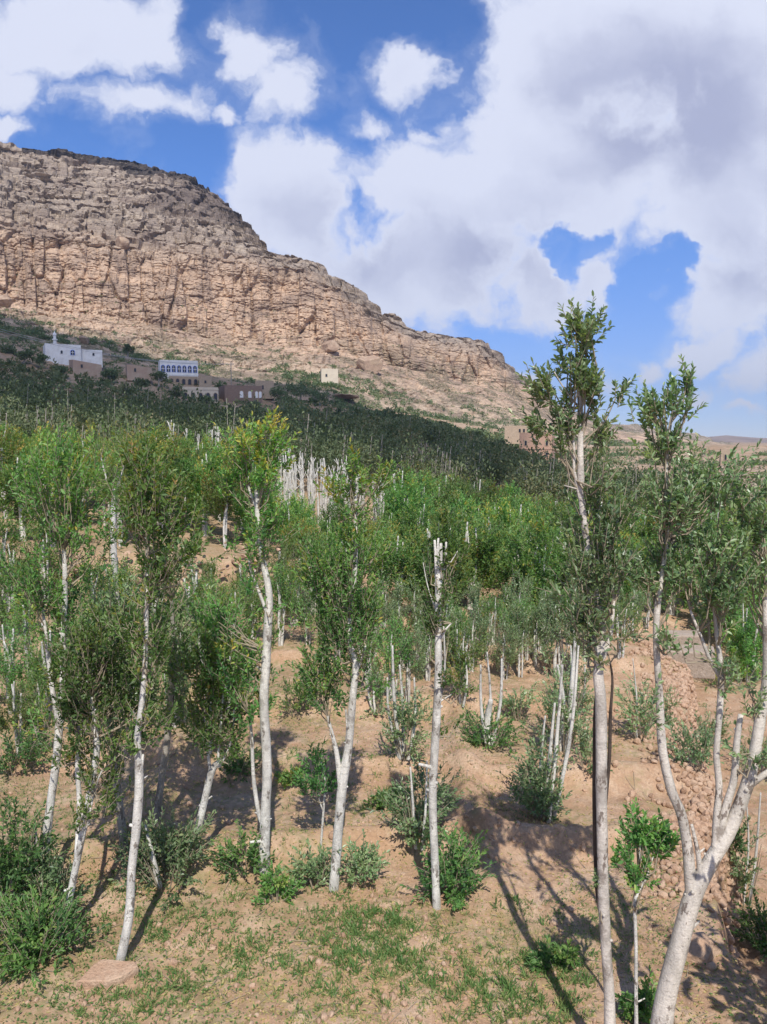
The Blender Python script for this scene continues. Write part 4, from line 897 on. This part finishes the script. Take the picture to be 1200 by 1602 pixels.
# ------------------------------------------------------------------ village
def plaster(name, c, c2, sc=.6, bump=.03):
    m = Mat(name); n = m.noise(sc, 6, .65); f = m.noise(sc * 9, 5, .7); col = m.mix(m.rng(n, .4, .65), c, c2); m.bump(f, .5, bump); return m.done(m.mix(m.rng(f, .3, .5, .3, 0), col, tuple(x * .6 for x in c2)), .9, .15)
def masonry(name, c, c2, sc):
    m = Mat(name); b = m.N.new('ShaderNodeTexBrick'); b.inputs['Scale'].default_value = sc; b.inputs['Color1'].default_value = (*c, 1); b.inputs['Color2'].default_value = (*c2, 1)
    b.inputs['Mortar'].default_value = (*[x * .55 for x in c2], 1); b.inputs['Mortar Size'].default_value = .02
    sp = m.N.new('ShaderNodeSeparateXYZ'); m.L.new(m.vec(), sp.inputs[0]); cb = m.N.new('ShaderNodeCombineXYZ'); m.L.new(m.math('ADD', sp.outputs[0], sp.outputs[1]), cb.inputs[0]); m.L.new(sp.outputs[2], cb.inputs[1])
    m.L.new(cb.outputs[0], b.inputs['Vector']); n = m.noise(1.1, 5, .6); m.bump(n, .5, .04)
    return m.done(m.mix(m.rng(n, .4, .6, 0, .5), b.outputs[0], tuple(x * .7 for x in c)), .9, .15)
V = dict(white=plaster('whitewash', (.80, .79, .76), (.68, .66, .62)), tan=masonry('tan_masonry', (.50, .39, .28), (.42, .32, .23), 1.6), brown=masonry('brown_masonry', (.30, .21, .165), (.24, .17, .135), 1.6),
         red=plaster('mud_wall', (.40, .28, .21), (.46, .36, .27), .3), blue=plaster('blue_paint', (.16, .24, .62), (.2, .28, .6)), glass=Mat('dark_opening').done((.02, .022, .028), .25, .5),
         roof=plaster('flat_roof', (.40, .34, .28), (.32, .27, .22)), pink=masonry('pink_masonry', (.52, .34, .25), (.46, .30, .21), 1.6), cream=plaster('cream_plaster', (.60, .52, .40), (.54, .46, .36)), curtain=plaster('white_panel', (.75, .74, .72), (.68, .67, .66)))
def arch_panel(mb, cx, z0, w, h, y, d, arch=True, mat=0):
    n = 9 if arch else 0; pts = [(cx - w / 2, z0), (cx + w / 2, z0)]
    if arch:
        for i in range(n): t = math.pi * i / (n - 1); pts.append((cx + w / 2 * math.cos(t), z0 + h - w / 2 + w / 2 * math.sin(t)))
    else: pts += [(cx + w / 2, z0 + h), (cx - w / 2, z0 + h)]
    k = len(pts); v = [(x, y, z) for x, z in pts] + [(x, y + d, z) for x, z in pts] + [(cx, y, z0 + h * .4)]
    j = np.arange(k); mb.add(v, [np.stack([j, (j + 1) % k, np.full(k, 2 * k)], 1), np.stack([(j + 1) % k, j, j + k, (j + 1) % k + k], 1)], mat)
def house(name, label, cat, x0, x1, yt, yb, r, depth, wall, wins=(), yaw=0.0, parapet=.5, roof='roof', band=None, slump=None):
    """facade spans pixels x0..x1, yt..yb at distance r. wins: (fx, fz, w px, h px, arch, pane, frame)"""
    pc = P((x0 + x1) / 2, yb, 1.0) - np.array([0, 0, CAMZ]); k = r / math.hypot(pc[0], pc[1]); Y = pc[1] * k; s = Y / F
    base = np.array([pc[0] * k, Y, CAMZ + pc[2] * k]); root = thing(name, base, label, cat); root.rotation_euler = (0, 0, yaw - math.atan2(base[0], base[1]) * .6)
    w = (x1 - x0) * s; h = (yb - yt) * s; mb = MB(); box(mb, -w / 2, w / 2, 0, depth, -2.5, h); 
    if parapet:
        t = .35; a = h + parapet
        for q in ((-w / 2, w / 2, -.004, t), (-w / 2, w / 2, depth - t, depth + .004)): box(mb, q[0], q[1], q[2], q[3], h - .01, a)
        for q in ((-w / 2 - .004, -w / 2 + t), (w / 2 - t, w / 2 + .004)): box(mb, q[0], q[1], t, depth - t, h - .01, a)
    if band: box(mb, -w / 2 - .12, w / 2 + .12, -.12, depth + .1, h * band - .15, h * band + .15)
    if slump: v_ = mb.v[0]; v_[[4, 5, 6, 7], 2] *= np.array(slump)
    mb.build('wall', V[wall], root); rb = MB(); box(rb, -w / 2 + .36, w / 2 - .36, .36, depth - .36, h - .02, h + .06); rb.build('roof', V[roof], root) if not slump else None
    for wn in wins:
        fx, fz, ww, hh, ar, pane, frame = wn; cx = (fx - .5) * w; z0 = fz * h; ww *= s; hh *= s
        f = MB(); arch_panel(f, cx, z0 - .12, ww + .36, hh + .3, -.08, .1, ar); fo = f.build('window', V[frame], root)
        g = MB(); arch_panel(g, cx, z0, ww, hh, -.13, .07, ar); g.build('pane', V[pane], fo)
        if frame == 'blue':
            b = MB(); box(b, cx - .06, cx + .06, -.2, -.12, z0, z0 + hh * .9); box(b, cx - ww / 2, cx + ww / 2, -.19, -.12, z0 + hh * .45, z0 + hh * .53); b.build('glazing_bar', V['white'], fo)
    return root, s
W_ = lambda n, fz, w, h, ar, pane, frame, a=.08, b=.92: [(a + (b - a) * i / max(1, n - 1), fz, w, h, ar, pane, frame) for i in range(n)]
m1, s1 = house('mosque', 'white mosque building with a short domed tower at its left end', 'mosque', 74, 125, 541, 559, 262, 9, 'white', [(.76, .25, 5, 7, True, 'glass', 'blue'), (.45, .3, 3, 5, True, 'glass', 'white')], yaw=.25, parapet=.4)
def minaret(root, x, s):
    mb = MB(); h0 = 18 * s; r = 2.6 * s
    prof = [(1.0, -2), (1.0, h0 + 8 * s), (1.55, h0 + 8.4 * s), (1.55, h0 + 10 * s), (.8, h0 + 10.2 * s), (.8, h0 + 15.5 * s), (1.15, h0 + 15.8 * s), (1.1, h0 + 16.6 * s), (.8, h0 + 18.6 * s), (.3, h0 + 20 * s), (.06, h0 + 22.5 * s)]
    th = np.arange(14) * 2 * np.pi / 14; v = np.array([[(x + r * q * math.cos(t), 1.5 + r * q * math.sin(t), z) for t in th] for q, z in prof]).reshape(-1, 3)
    mb.add(v, grid_faces(len(prof), 14, True)); return mb.build('tower', V['white'], root)
minaret(m1, -2.2, s1)
house('outbuilding', 'lower white block to the right of the mosque', 'building', 127, 159, 550, 562, 264, 7, 'white', [(.6, .45, 3, 4, False, 'glass', 'white')], yaw=.15)
house('ruined_house', 'roofless reddish-brown mud house in front of the white mosque', 'house', 116, 158, 564, 577, 250, 8, 'red', [(.3, .1, 3, 5, False, 'glass', 'red')], yaw=.3, parapet=0, slump=(1.0, .55, .9, 1.25))
house('terrace_wall_house', 'long low brown house with one dark doorway between the mosque and the blue-windowed house', 'house', 200, 236, 572, 583, 255, 7, 'red', [(.33, .1, 3, 5.5, True, 'glass', 'tan')], yaw=.2, parapet=0, slump=(1.1, .75, .8, 1.1))
house('blue_windowed_house', 'two-storey house, white above with blue arched windows, brown stone below', 'house', 252, 309, 567, 588, 268, 10, 'white', W_(7, .28, 4.6, 9.5, True, 'glass', 'blue'), yaw=.18, parapet=.6, band=.08)
house('lower_storey', 'brown stone lower storey beneath the white storey with blue windows', 'building', 266, 309, 589, 603, 266.5, 9, 'tan', W_(5, .12, 4.2, 8, True, 'glass', 'brown'), yaw=.18, parapet=0)
house('arcade_house', 'single-storey sand-coloured house with a row of dark arches', 'house', 287, 341, 609, 627, 240, 8, 'cream', W_(5, .12, 5.2, 10, True, 'glass', 'tan'), yaw=.12, parapet=.6, band=.97)
house('brown_stone_house', 'dark brown stone house with white-filled arched windows', 'house', 352, 411, 606, 625, 246, 9, 'brown', [(.44, .15, 5, 10, True, 'curtain', 'tan'), (.66, .15, 5, 10, True, 'curtain', 'tan'), (.84, .15, 4, 10, True, 'curtain', 'tan'), (.94, .15, 4, 10, True, 'curtain', 'tan')], yaw=.3, parapet=.5)
house('stone_hut', 'small grey-brown stone hut above the arcade house', 'hut', 312, 331, 591, 603, 262, 6, 'tan', [(.5, .3, 3, 4, False, 'glass', 'tan')], yaw=.1)
house('stone_hut', 'pale stone hut to the right of the dark brown stone house', 'hut', 400, 428, 598, 612, 262, 6, 'tan', [(.4, .2, 3, 6, False, 'glass', 'tan')], yaw=.1)
house('block_house', 'small sunlit sand-coloured cube of a house at the foot of the rubble slope', 'house', 503, 529, 579, 594, 330, 7, 'cream', [(.3, .3, 3, 4, False, 'glass', 'cream')], yaw=.1)
house('tower_house', 'tall pinkish stone tower house seen through the leaves of the tallest tree', 'house', 812, 862, 681, 738, 178, 8, 'pink', W_(3, .72, 3.2, 7, False, 'glass', 'tan', .2, .85) + W_(3, .42, 3.2, 6, False, 'glass', 'tan', .2, .85) + W_(2, .1, 3.5, 7, True, 'glass', 'brown', .3, .75), yaw=-.2, band=.63)
house('long_house', 'long low stone house with a row of small windows behind the tower house', 'house', 790, 868, 669, 680, 215, 8, 'tan', W_(9, .35, 3, 5, False, 'glass', 'tan', .30, .96), yaw=-.1)
house('stone_hut', 'little stone hut on the dry terraces at the far right', 'hut', 1128, 1142, 704, 720, 205, 4, 'tan', [(.5, .05, 3, 8, False, 'glass', 'tan')], yaw=-.1, parapet=.2)

def village_tree(px, py, r, h, w, seed, label, dark=.3):
    rng = np.random.default_rng(seed); az = math.atan((px - CX) / F); Y = r * math.cos(az); b = P(px, py, Y); b[2] = min(b[2], gz(b[0], b[1]) if r < 283 else b[2]); s = Y / F; H_ = h * s; W2 = w * s * .5
    root = thing('village_tree', b, label, 'tree'); mt, ml = MB(), MB(); top = np.array([0, 0, H_ * .62])
    tube(mt, [(0, 0, -.5), (.1, 0, H_ * .3), top], [.3, .22, .1], 7, .8, 0, .1, seed)
    for k in range(6): a = rng.uniform(0, 6.28); tube(mt, [(0.1, 0, H_ * .3), (math.cos(a) * W2 * .6, math.sin(a) * W2 * .6, H_ * rng.uniform(.5, .85))], [.12, .05], 5, 1, 0, 0, k)
    n = 900; k = 14; cl = unit(rng.normal(size=(k, 3))) * rng.uniform(.3, .75, (k, 1)); q = cl[rng.integers(0, k, n)] + unit(rng.normal(size=(n, 3))) * rng.random((n, 1)) ** .4 * .36
    pos = q * [W2, W2, H_ * .4] + [0, 0, H_ * .6]; L_ = rng.uniform(.35, .75, n); leaves(ml, pos, q + rng.normal(size=(n, 3)) * .6, L_, L_ * .55, np.clip(dark + .15 * rng.normal(size=n), 0, 1), rng, 0, False)
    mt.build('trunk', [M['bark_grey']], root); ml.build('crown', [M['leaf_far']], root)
for i, a in enumerate([(38, 566, 250, 24, 40, 'dark spreading tree at the far left, lower than the mosque'), (66, 572, 248, 22, 34, 'dark round tree just below the left end of the mosque'), (12, 558, 262, 22, 36, 'dark tree at the left edge above the wood'), (92, 582, 240, 18, 30, 'low dark tree between the mosque and the wood'),
    (172, 590, 246, 22, 30, 'round dark tree right of the roofless mud house'), (200, 556, 300, 16, 24, 'dark tree on the slope above the long brown house'), (248, 598, 252, 26, 32, 'dark round tree hiding the lower left of the blue-windowed house'), (220, 604, 240, 22, 34, 'dark tree below the long brown house'),
    (275, 622, 232, 20, 34, 'dark tree at the left end of the arcade house'), (342, 606, 255, 20, 24, 'reddish-dark round tree between the arcade house and the brown stone house'), (438, 622, 255, 26, 34, 'dark tree right of the dark brown stone house'), (470, 612, 275, 30, 46, 'broad dark tree on the slope left of the sandy cube house'),
    (500, 622, 270, 26, 40, 'broad dark tree below the sandy cube house'), (325, 640, 215, 22, 40, 'low spreading tree in front of the arcade house'), (395, 646, 212, 22, 44, 'low spreading tree in front of the brown stone house'), (610, 655, 262, 18, 26, 'dark tree beside the low rock slabs'), (780, 690, 200, 16, 26, 'dark green tree left of the tower house'), (740, 684, 230, 14, 30, 'dark tree left of the long low stone house')]):
    village_tree(*a[:5], 300 + i, a[5])

# dry stone terrace walls
def wall(label, pts, h, t, seed, mat='stone', sz=(.16, .3), n=None, name='stone_wall', face=True):
    """pts: (x, y) world polyline, stones heaped to height h above the ground in front"""
    rng = np.random.default_rng(seed); pts = np.array(pts, float); L = np.concatenate([[0], np.cumsum(np.linalg.norm(np.diff(pts, axis=0), axis=1))]); n = n or int(L[-1] * h / (sz[0] * sz[1]) * 1.5)
    t_ = rng.uniform(0, L[-1], n); x = np.interp(t_, L, pts[:, 0]); y = np.interp(t_, L, pts[:, 1]); d = np.array([np.gradient(np.interp(np.linspace(0, L[-1], 50), L, pts[:, 0])).mean(), np.gradient(np.interp(np.linspace(0, L[-1], 50), L, pts[:, 1])).mean()]); d /= np.linalg.norm(d)
    nrm = np.array([d[1], -d[0]]); q = rng.random(n); topn = h * (1 + .22 * fbm(t_ * .6, 0, seed, 3, seed)); off = rng.normal(size=n) * t * .25 + t * (.5 - q)
    x = x + nrm[0] * off; y = y + nrm[1] * off; zb = ground(x, y, False) if not face else ground(np.interp(t_, L, pts[:, 0]) + nrm[0] * t * .9, np.interp(t_, L, pts[:, 1]) + nrm[1] * t * .9, False)
    S = (sz[0] * .7 + (sz[1] - sz[0] * .7) * rng.random((n, 1)) ** 2) * rng.uniform(.35, 1.0, (n, 3)) * np.array([.66, .5, .36]); mb = MB(); o = np.array([x[0], y[0], zb[0]])
    rocks(mb, np.stack([x, y, zb + topn * q], 1) - o, S, rng, ICO1, 0, 9, .12); w = mb.build(name, M[mat]); w.location = o; return tag(w, label, 'wall' if 'wall' in name else 'rubble')
def wl(pxs, r): return [(r * math.sin(math.atan((p - CX) / F)), r * math.cos(math.atan((p - CX) / F))) for p in pxs]
wall('dry wall of pinkish stones holding up the left terrace behind the pale trees', wl([-60, 40, 140, 240, 350, 440], 25.2), 1.5, .9, 31, sz=(.18, .42))
wall('low broken row of pale stones along the far edge of the open soil', wl([628, 700, 800, 920, 1000], 20.4), .22, .45, 32, 'stone', (.2, .5), 60)
wall('grey-brown stone wall half hidden in the dark trees below the village', wl([60, 110, 150, 196], 165), 3.2, 1.5, 33, 'stone_grey', (.6, 1.3), name='field_wall')
ey = np.linspace(6.2, 20.5, 14); wall('heap of pinkish rubble stones banked along the edge of the sunken channel', [(float(edge_x(y)) - .12, y) for y in ey], .85, .7, 34, 'stone', (.07, .19), 4600)
for i, (a, b, r, h) in enumerate([(930, 1290, 96, 1.3), (900, 1290, 128, 1.5), (950, 1290, 165, 1.7), (900, 1290, 225, 2.0)]):
    wall(['nearest', 'second', 'third', 'farthest'][i] + ' dry stone terrace wall across the sandy slope at the right', wl(np.linspace(a, b, 8), r), h, 1.2, 40 + i, 'stone_grey', (.5, 1.1), 420, name='field_wall')
def rubble_bank():                               # loose stones that have slid down over the soil beside the channel
    rng = np.random.default_rng(77); n = 4200; y = rng.uniform(8.0, 19, n); off = -np.abs(rng.normal(size=n)) * .5 + .35; x = edge_x(y) + off
    s = rng.uniform(.02, .075, (n, 1)) * rng.uniform(.6, 1, (n, 3)); mb = MB(); rocks(mb, np.stack([x, y, ground(x, y) + s[:, 2] * .5], 1), s, rng, ICO1, 0, 5, .08)
    tag(mb.build('rubble', M['stone']), 'loose pinkish rubble spilling over the soil beside the channel', 'rubble', kind='stuff')
rubble_bank()
def stone(label, px, py, sx, sy, sz, seed, mat='stone', rot=0.0, name='rock', lift=.3):
    g = G(px, py); mb = MB(); rocks(mb, np.zeros((1, 3)), np.array([[sx, sy, sz]]), np.random.default_rng(seed), ICO3, 0, 9, .06); o = mb.build(name, M[mat]); o.location = g + np.array([0, 0, sz * lift]); o.rotation_euler = (0, 0, rot); return tag(o, label, 'rock')
def flat_stone():
    g = G(171, 1535); mb = MB(); q = np.array([(-.30, -.13), (.02, -.15), (.16, -.10), (.30, .04), (.27, .10), (-.12, .17), (-.19, .10)]) * .88
    k = len(q); v = []
    for sc, z in ((.97, -.05), (1.0, .035), (.97, .065), (.9, .075)): v += [(x * sc, y * sc, z + .05 * y) for x, y in q]
    v.append((0, 0, .08)); j = np.arange(k); mb.add(v, [grid_faces(4, k, True), np.stack([3 * k + j, 3 * k + (j + 1) % k, np.full(k, 4 * k)], 1)], 0, tint=.3)
    o = mb.build('flat_stone', M['stone']); o.location = g + [0, 0, .02]; o.rotation_euler = (.06, 0, .08); tag(o, 'flat pinkish slab of stone lying at the foot of the curved white tree', 'rock')
flat_stone()
stone('squared reddish boulder at the channel edge right of the big forked trunk', 1098, 1500, .17, .24, .16, 3, rot=.3)
stone('pale round boulder at the far edge of the soil, right end of the stone row', 843, 995, .3, .25, .22, 5)
stone('small pale stone in the short weeds at lower left', 331, 1484, .055, .05, .04, 6)
stone('whitish pebble-sized rock in the tree shadow', 877, 1430, .045, .04, .035, 8)
def slabs():
    for i, (px, py, w, d, h, rz, lb) in enumerate([(1080, 1014, .5, .3, .6, -.35, 'lower brown stone slab bridging the channel at its far end'), (1068, 990, .42, .26, .8, -.2, 'upper brown stone slab above the far end of the channel')]):
        az = math.atan((px - CX) / F); r = 18.2 + i * 1.6; p = P(px, py, r * math.cos(az)); mb = MB(); box(mb, -w, w, -d, d, -h, 0)
        o = mb.build('stone_slab', M['stone_grey']); o.location = p; o.rotation_euler = (.03, -.04, rz)
        bv = o.modifiers.new('bevel', 'BEVEL'); bv.width = .03; bv.segments = 2; tag(o, lb, 'slab')
slabs()

# ------------------------------------------------------------------ ground cover
def cover():
    rng = np.random.default_rng(2024)
    def pick(n, r0=5.6, r1=19, u0=-80, u1=1280):
        u = rng.uniform(u0, u1, n); r = r0 * np.exp(rng.uniform(0, math.log(r1 / r0), n)); az = np.arctan((u - CX) / F); return u, r * np.sin(az), r * np.cos(az)
    # tufts of grass: patches seen in the field
    patches = [(290,1455,.35,60),(560,1480,.4,240),(620,1445,.35,130),(800,1570,.35,160),(870,1515,.25,80),(600,1510,.3,90),(520,1430,.3,50),(700,1545,.3,70),(235,1570,.3,60),(480,1520,.3,60),(500,1400,.3,30),(870,1500,.3,40),(790,1565,.45,110),(690,1540,.35,60),(520,1565,.3,40),(370,1500,.22,50),(205,1440,.35,50),(270,1520,.45,70),(120,1575,.35,60),(640,1490,.35,60),
               (420,1500,.3,50),(585,1560,.25,26),(740,1590,.3,40),(900,1570,.3,50),(540,1210,.7,60),(450,1230,.6,50),(600,1240,.6,50),(1120,1120,1.2,110),(1160,1500,.6,60),(1100,1060,1.0,110),(640,1300,.3,25),(170,1390,.5,60),(100,1340,.6,60),(330,1420,.4,40),(230,1560,.3,30),(810,1420,.2,16),(460,1330,.3,22)]
    pos, h, tint = [], [], []
    for px, py, rad, n in patches:
        g = G(px, py); c = g[:2] + rng.normal(size=(int(n * .62), 2)) * rad * .7
        for q in c:
            k = rng.integers(8, 26); s = rng.uniform(.35, 1.25); pos.append(q + rng.normal(size=(k, 2)) * .028 * s); h.append(rng.uniform(.03, .10, k) * s); tint.append(np.clip(rng.normal(.42, .16) + rng.normal(size=k) * .12, 0, .85))
    u, x, y = pick(14000); dn = fbm(x * .8, y * .8, 0, 4, 44) + .32 * ss(420, 150, u) * ss(8, 10, y); kk = dn > .10; c = np.stack([x, y], 1)[kk][:5200]
    for q in c: k = rng.integers(4, 12); pos.append(q + rng.normal(size=(k, 2)) * .02); h.append(rng.uniform(.02, .055, k)); tint.append(np.clip(rng.normal(.55, .2) + rng.normal(size=k) * .1, 0, 1))
    pos = np.concatenate(pos); h = np.concatenate(h); tint = np.concatenate(tint); n = len(pos); z = ground(pos[:, 0], pos[:, 1])
    d = unit(rng.normal(size=(n, 3)) * [.6, .6, .1] + [0, 0, .85]); mb = MB()
    leaves(mb, np.column_stack([pos, z - .004]), d, h, np.clip(h * .13, .005, .016), tint, rng, 0, False)
    tag(mb.build('grass', M['grass']), 'short green grass tufts scattered over the open soil', 'grass', kind='stuff')
    # broad-leaved seedlings and dry leaf litter
    u, x, y = pick(60000, 5.6, 20); dn = fbm(x * .6 + 4, y * .6, 0, 4, 55) + .12 * rng.normal(size=len(x)) + .25 * ss(450, 150, u); kk = dn > .16; x, y = x[kk][:22000], y[kk][:22000]; n = len(x)
    mb = MB(); z = ground(x, y); t = np.clip(rng.normal(.45, .25, n), 0, 1); d = rng.normal(size=(n, 3)) * [1, 1, .35] + [0, 0, .15]
    leaves(mb, np.stack([x, y, z + rng.uniform(.004, .03, n)], 1), d, rng.uniform(.018, .045, n), rng.uniform(.010, .022, n), t, rng, 0, False)
    tag(mb.build('weeds', M['grass']), 'tiny broad-leaved weeds covering parts of the soil', 'weeds', kind='stuff')
    u, x, y = pick(40000, 5.6, 17); dn = np.exp(-((u - 430) / 330) ** 2) * .5 + fbm(x * .9, y * .9, 3, 3, 66) * .8 + rng.random(len(x)) * .5; kk = dn > .55; x, y = x[kk][:17000], y[kk][:17000]; n = len(x); mb = MB()
    leaves(mb, np.stack([x, y, ground(x, y) + .006], 1), rng.normal(size=(n, 3)) * [1, 1, .2], rng.uniform(.02, .055, n), rng.uniform(.010, .022, n), np.clip(rng.normal(.92, .08, n), 0, 1), rng, 0, False)
    tag(mb.build('leaf_litter', M['grass']), 'dry yellow fallen leaves strewn over the ground', 'leaves', kind='stuff')
    u, x, y = pick(900, 5.6, 16); a = rng.uniform(0, 6.28, 900); l = rng.uniform(.03, .22, 900); z = ground(x, y); x2, y2 = x + np.cos(a) * l, y + np.sin(a) * l; mb = MB()
    sticks(mb, np.stack([x, y, z + .012], 1), np.stack([x2, y2, ground(x2, y2) + .018], 1), .004, .002, 0, 4); tag(mb.build('fallen_twigs', M['twig']), 'dry broken twigs lying on the soil', 'twigs', kind='stuff')
    u, x, y = pick(5200, 5.6, 22); s = rng.exponential(.010, (5200, 1)) + .006; s = np.minimum(s, .07) * rng.uniform(.6, 1, (5200, 3)); mb = MB()
    rocks(mb, np.stack([x, y, ground(x, y) + s[:, 2] * .3], 1), s, rng, ico(0) if False else ICO1, 0, 4, .1); tag(mb.build('gravel', M['stone']), 'small stones and clods scattered over the soil', 'gravel', kind='stuff')
cover()

# ------------------------------------------------------------------ power line above the village
def power():
    az = math.atan((362 - CX) / F); r = 276; Y = r * math.cos(az); b = P(362, 604, Y); t = P(362, 566, Y); b[2] = min(b[2], gz(b[0], b[1])) - 1
    root = thing('utility_pole', b, 'thin grey power pole on the slope to the right of the blue-windowed house', 'pole'); mb = MB(); h = t[2] - b[2]; tube(mb, [(0, 0, 0), (0, 0, h * .5), (0, 0, h)], [.2, .17, .12], 8, 2, 0, 0); mb.build('post', M['bark_grey'], root)
    mb = MB(); box(mb, -1.1, 1.1, -.08, .08, h - .9, h - .72); mb.build('crossarm', M['bark_grey'], root)
    az2 = math.atan((-80 - CX) / F); Y2 = 215 * math.cos(az2)
    b2 = np.array([P(-80, 600, Y2)[0], Y2, 0]); b2[2] = gz(b2[0], b2[1]) - 1; t2 = P(-80, 488, Y2); r2 = thing('utility_pole', b2, 'power pole standing beyond the left edge of the photo', 'pole'); h2 = t2[2] - b2[2]
    mb = MB(); tube(mb, [(0, 0, 0), (0, 0, h2 * .5), (0, 0, h2)], [.2, .17, .12], 8, 2, 0, 0); mb.build('post', M['bark_grey'], r2); mb = MB(); box(mb, -1.1, 1.1, -.08, .08, h2 - .9, h2 - .72); mb.build('crossarm', M['bark_grey'], r2)
    for i, (dx, lb) in enumerate(((-1, 'left strand of the pale power cable running down over the mosque'), (1, 'right strand of the pale power cable running down over the mosque'))):
        a = t2 + [dx, 0, -.7]; e = t + [dx, 0, -.7]; k = np.linspace(0, 1, 24)[:, None]; c = a * (1 - k) + e * k; c[:, 2] -= (4 * k[:, 0] * (1 - k[:, 0])) * 3.5; mb = MB(); tube(mb, c - c[0], np.full(24, .05), 5, 20, 0, 0)
        m = M.setdefault('cable', Mat('cable_metal').done((.45, .45, .46), .5, .4)); o = mb.build('power_cable', m); o.location = c[0]; tag(o, lb, 'cable')
power()

# ------------------------------------------------------------------ the valley air
def build_haze(d=.00017):
    mb = MB(); box(mb, -4400, 4400, -4400, 4400, -140, 330)
    o = mb.build('haze', [bpy.data.materials.new('haze_air')]); m = o.data.materials[0]; m.use_nodes = True; nt = m.node_tree; nt.nodes.clear()
    out = nt.nodes.new('ShaderNodeOutputMaterial'); v = nt.nodes.new('ShaderNodeVolumePrincipled'); v.inputs['Color'].default_value = (.80, .88, 1.0, 1); v.inputs['Density'].default_value = d; v.inputs['Anisotropy'].default_value = .3
    nt.links.new(v.outputs[0], out.inputs['Volume']); tag(o, 'thin bluish haze filling the valley air', 'haze', kind='stuff')
build_haze()
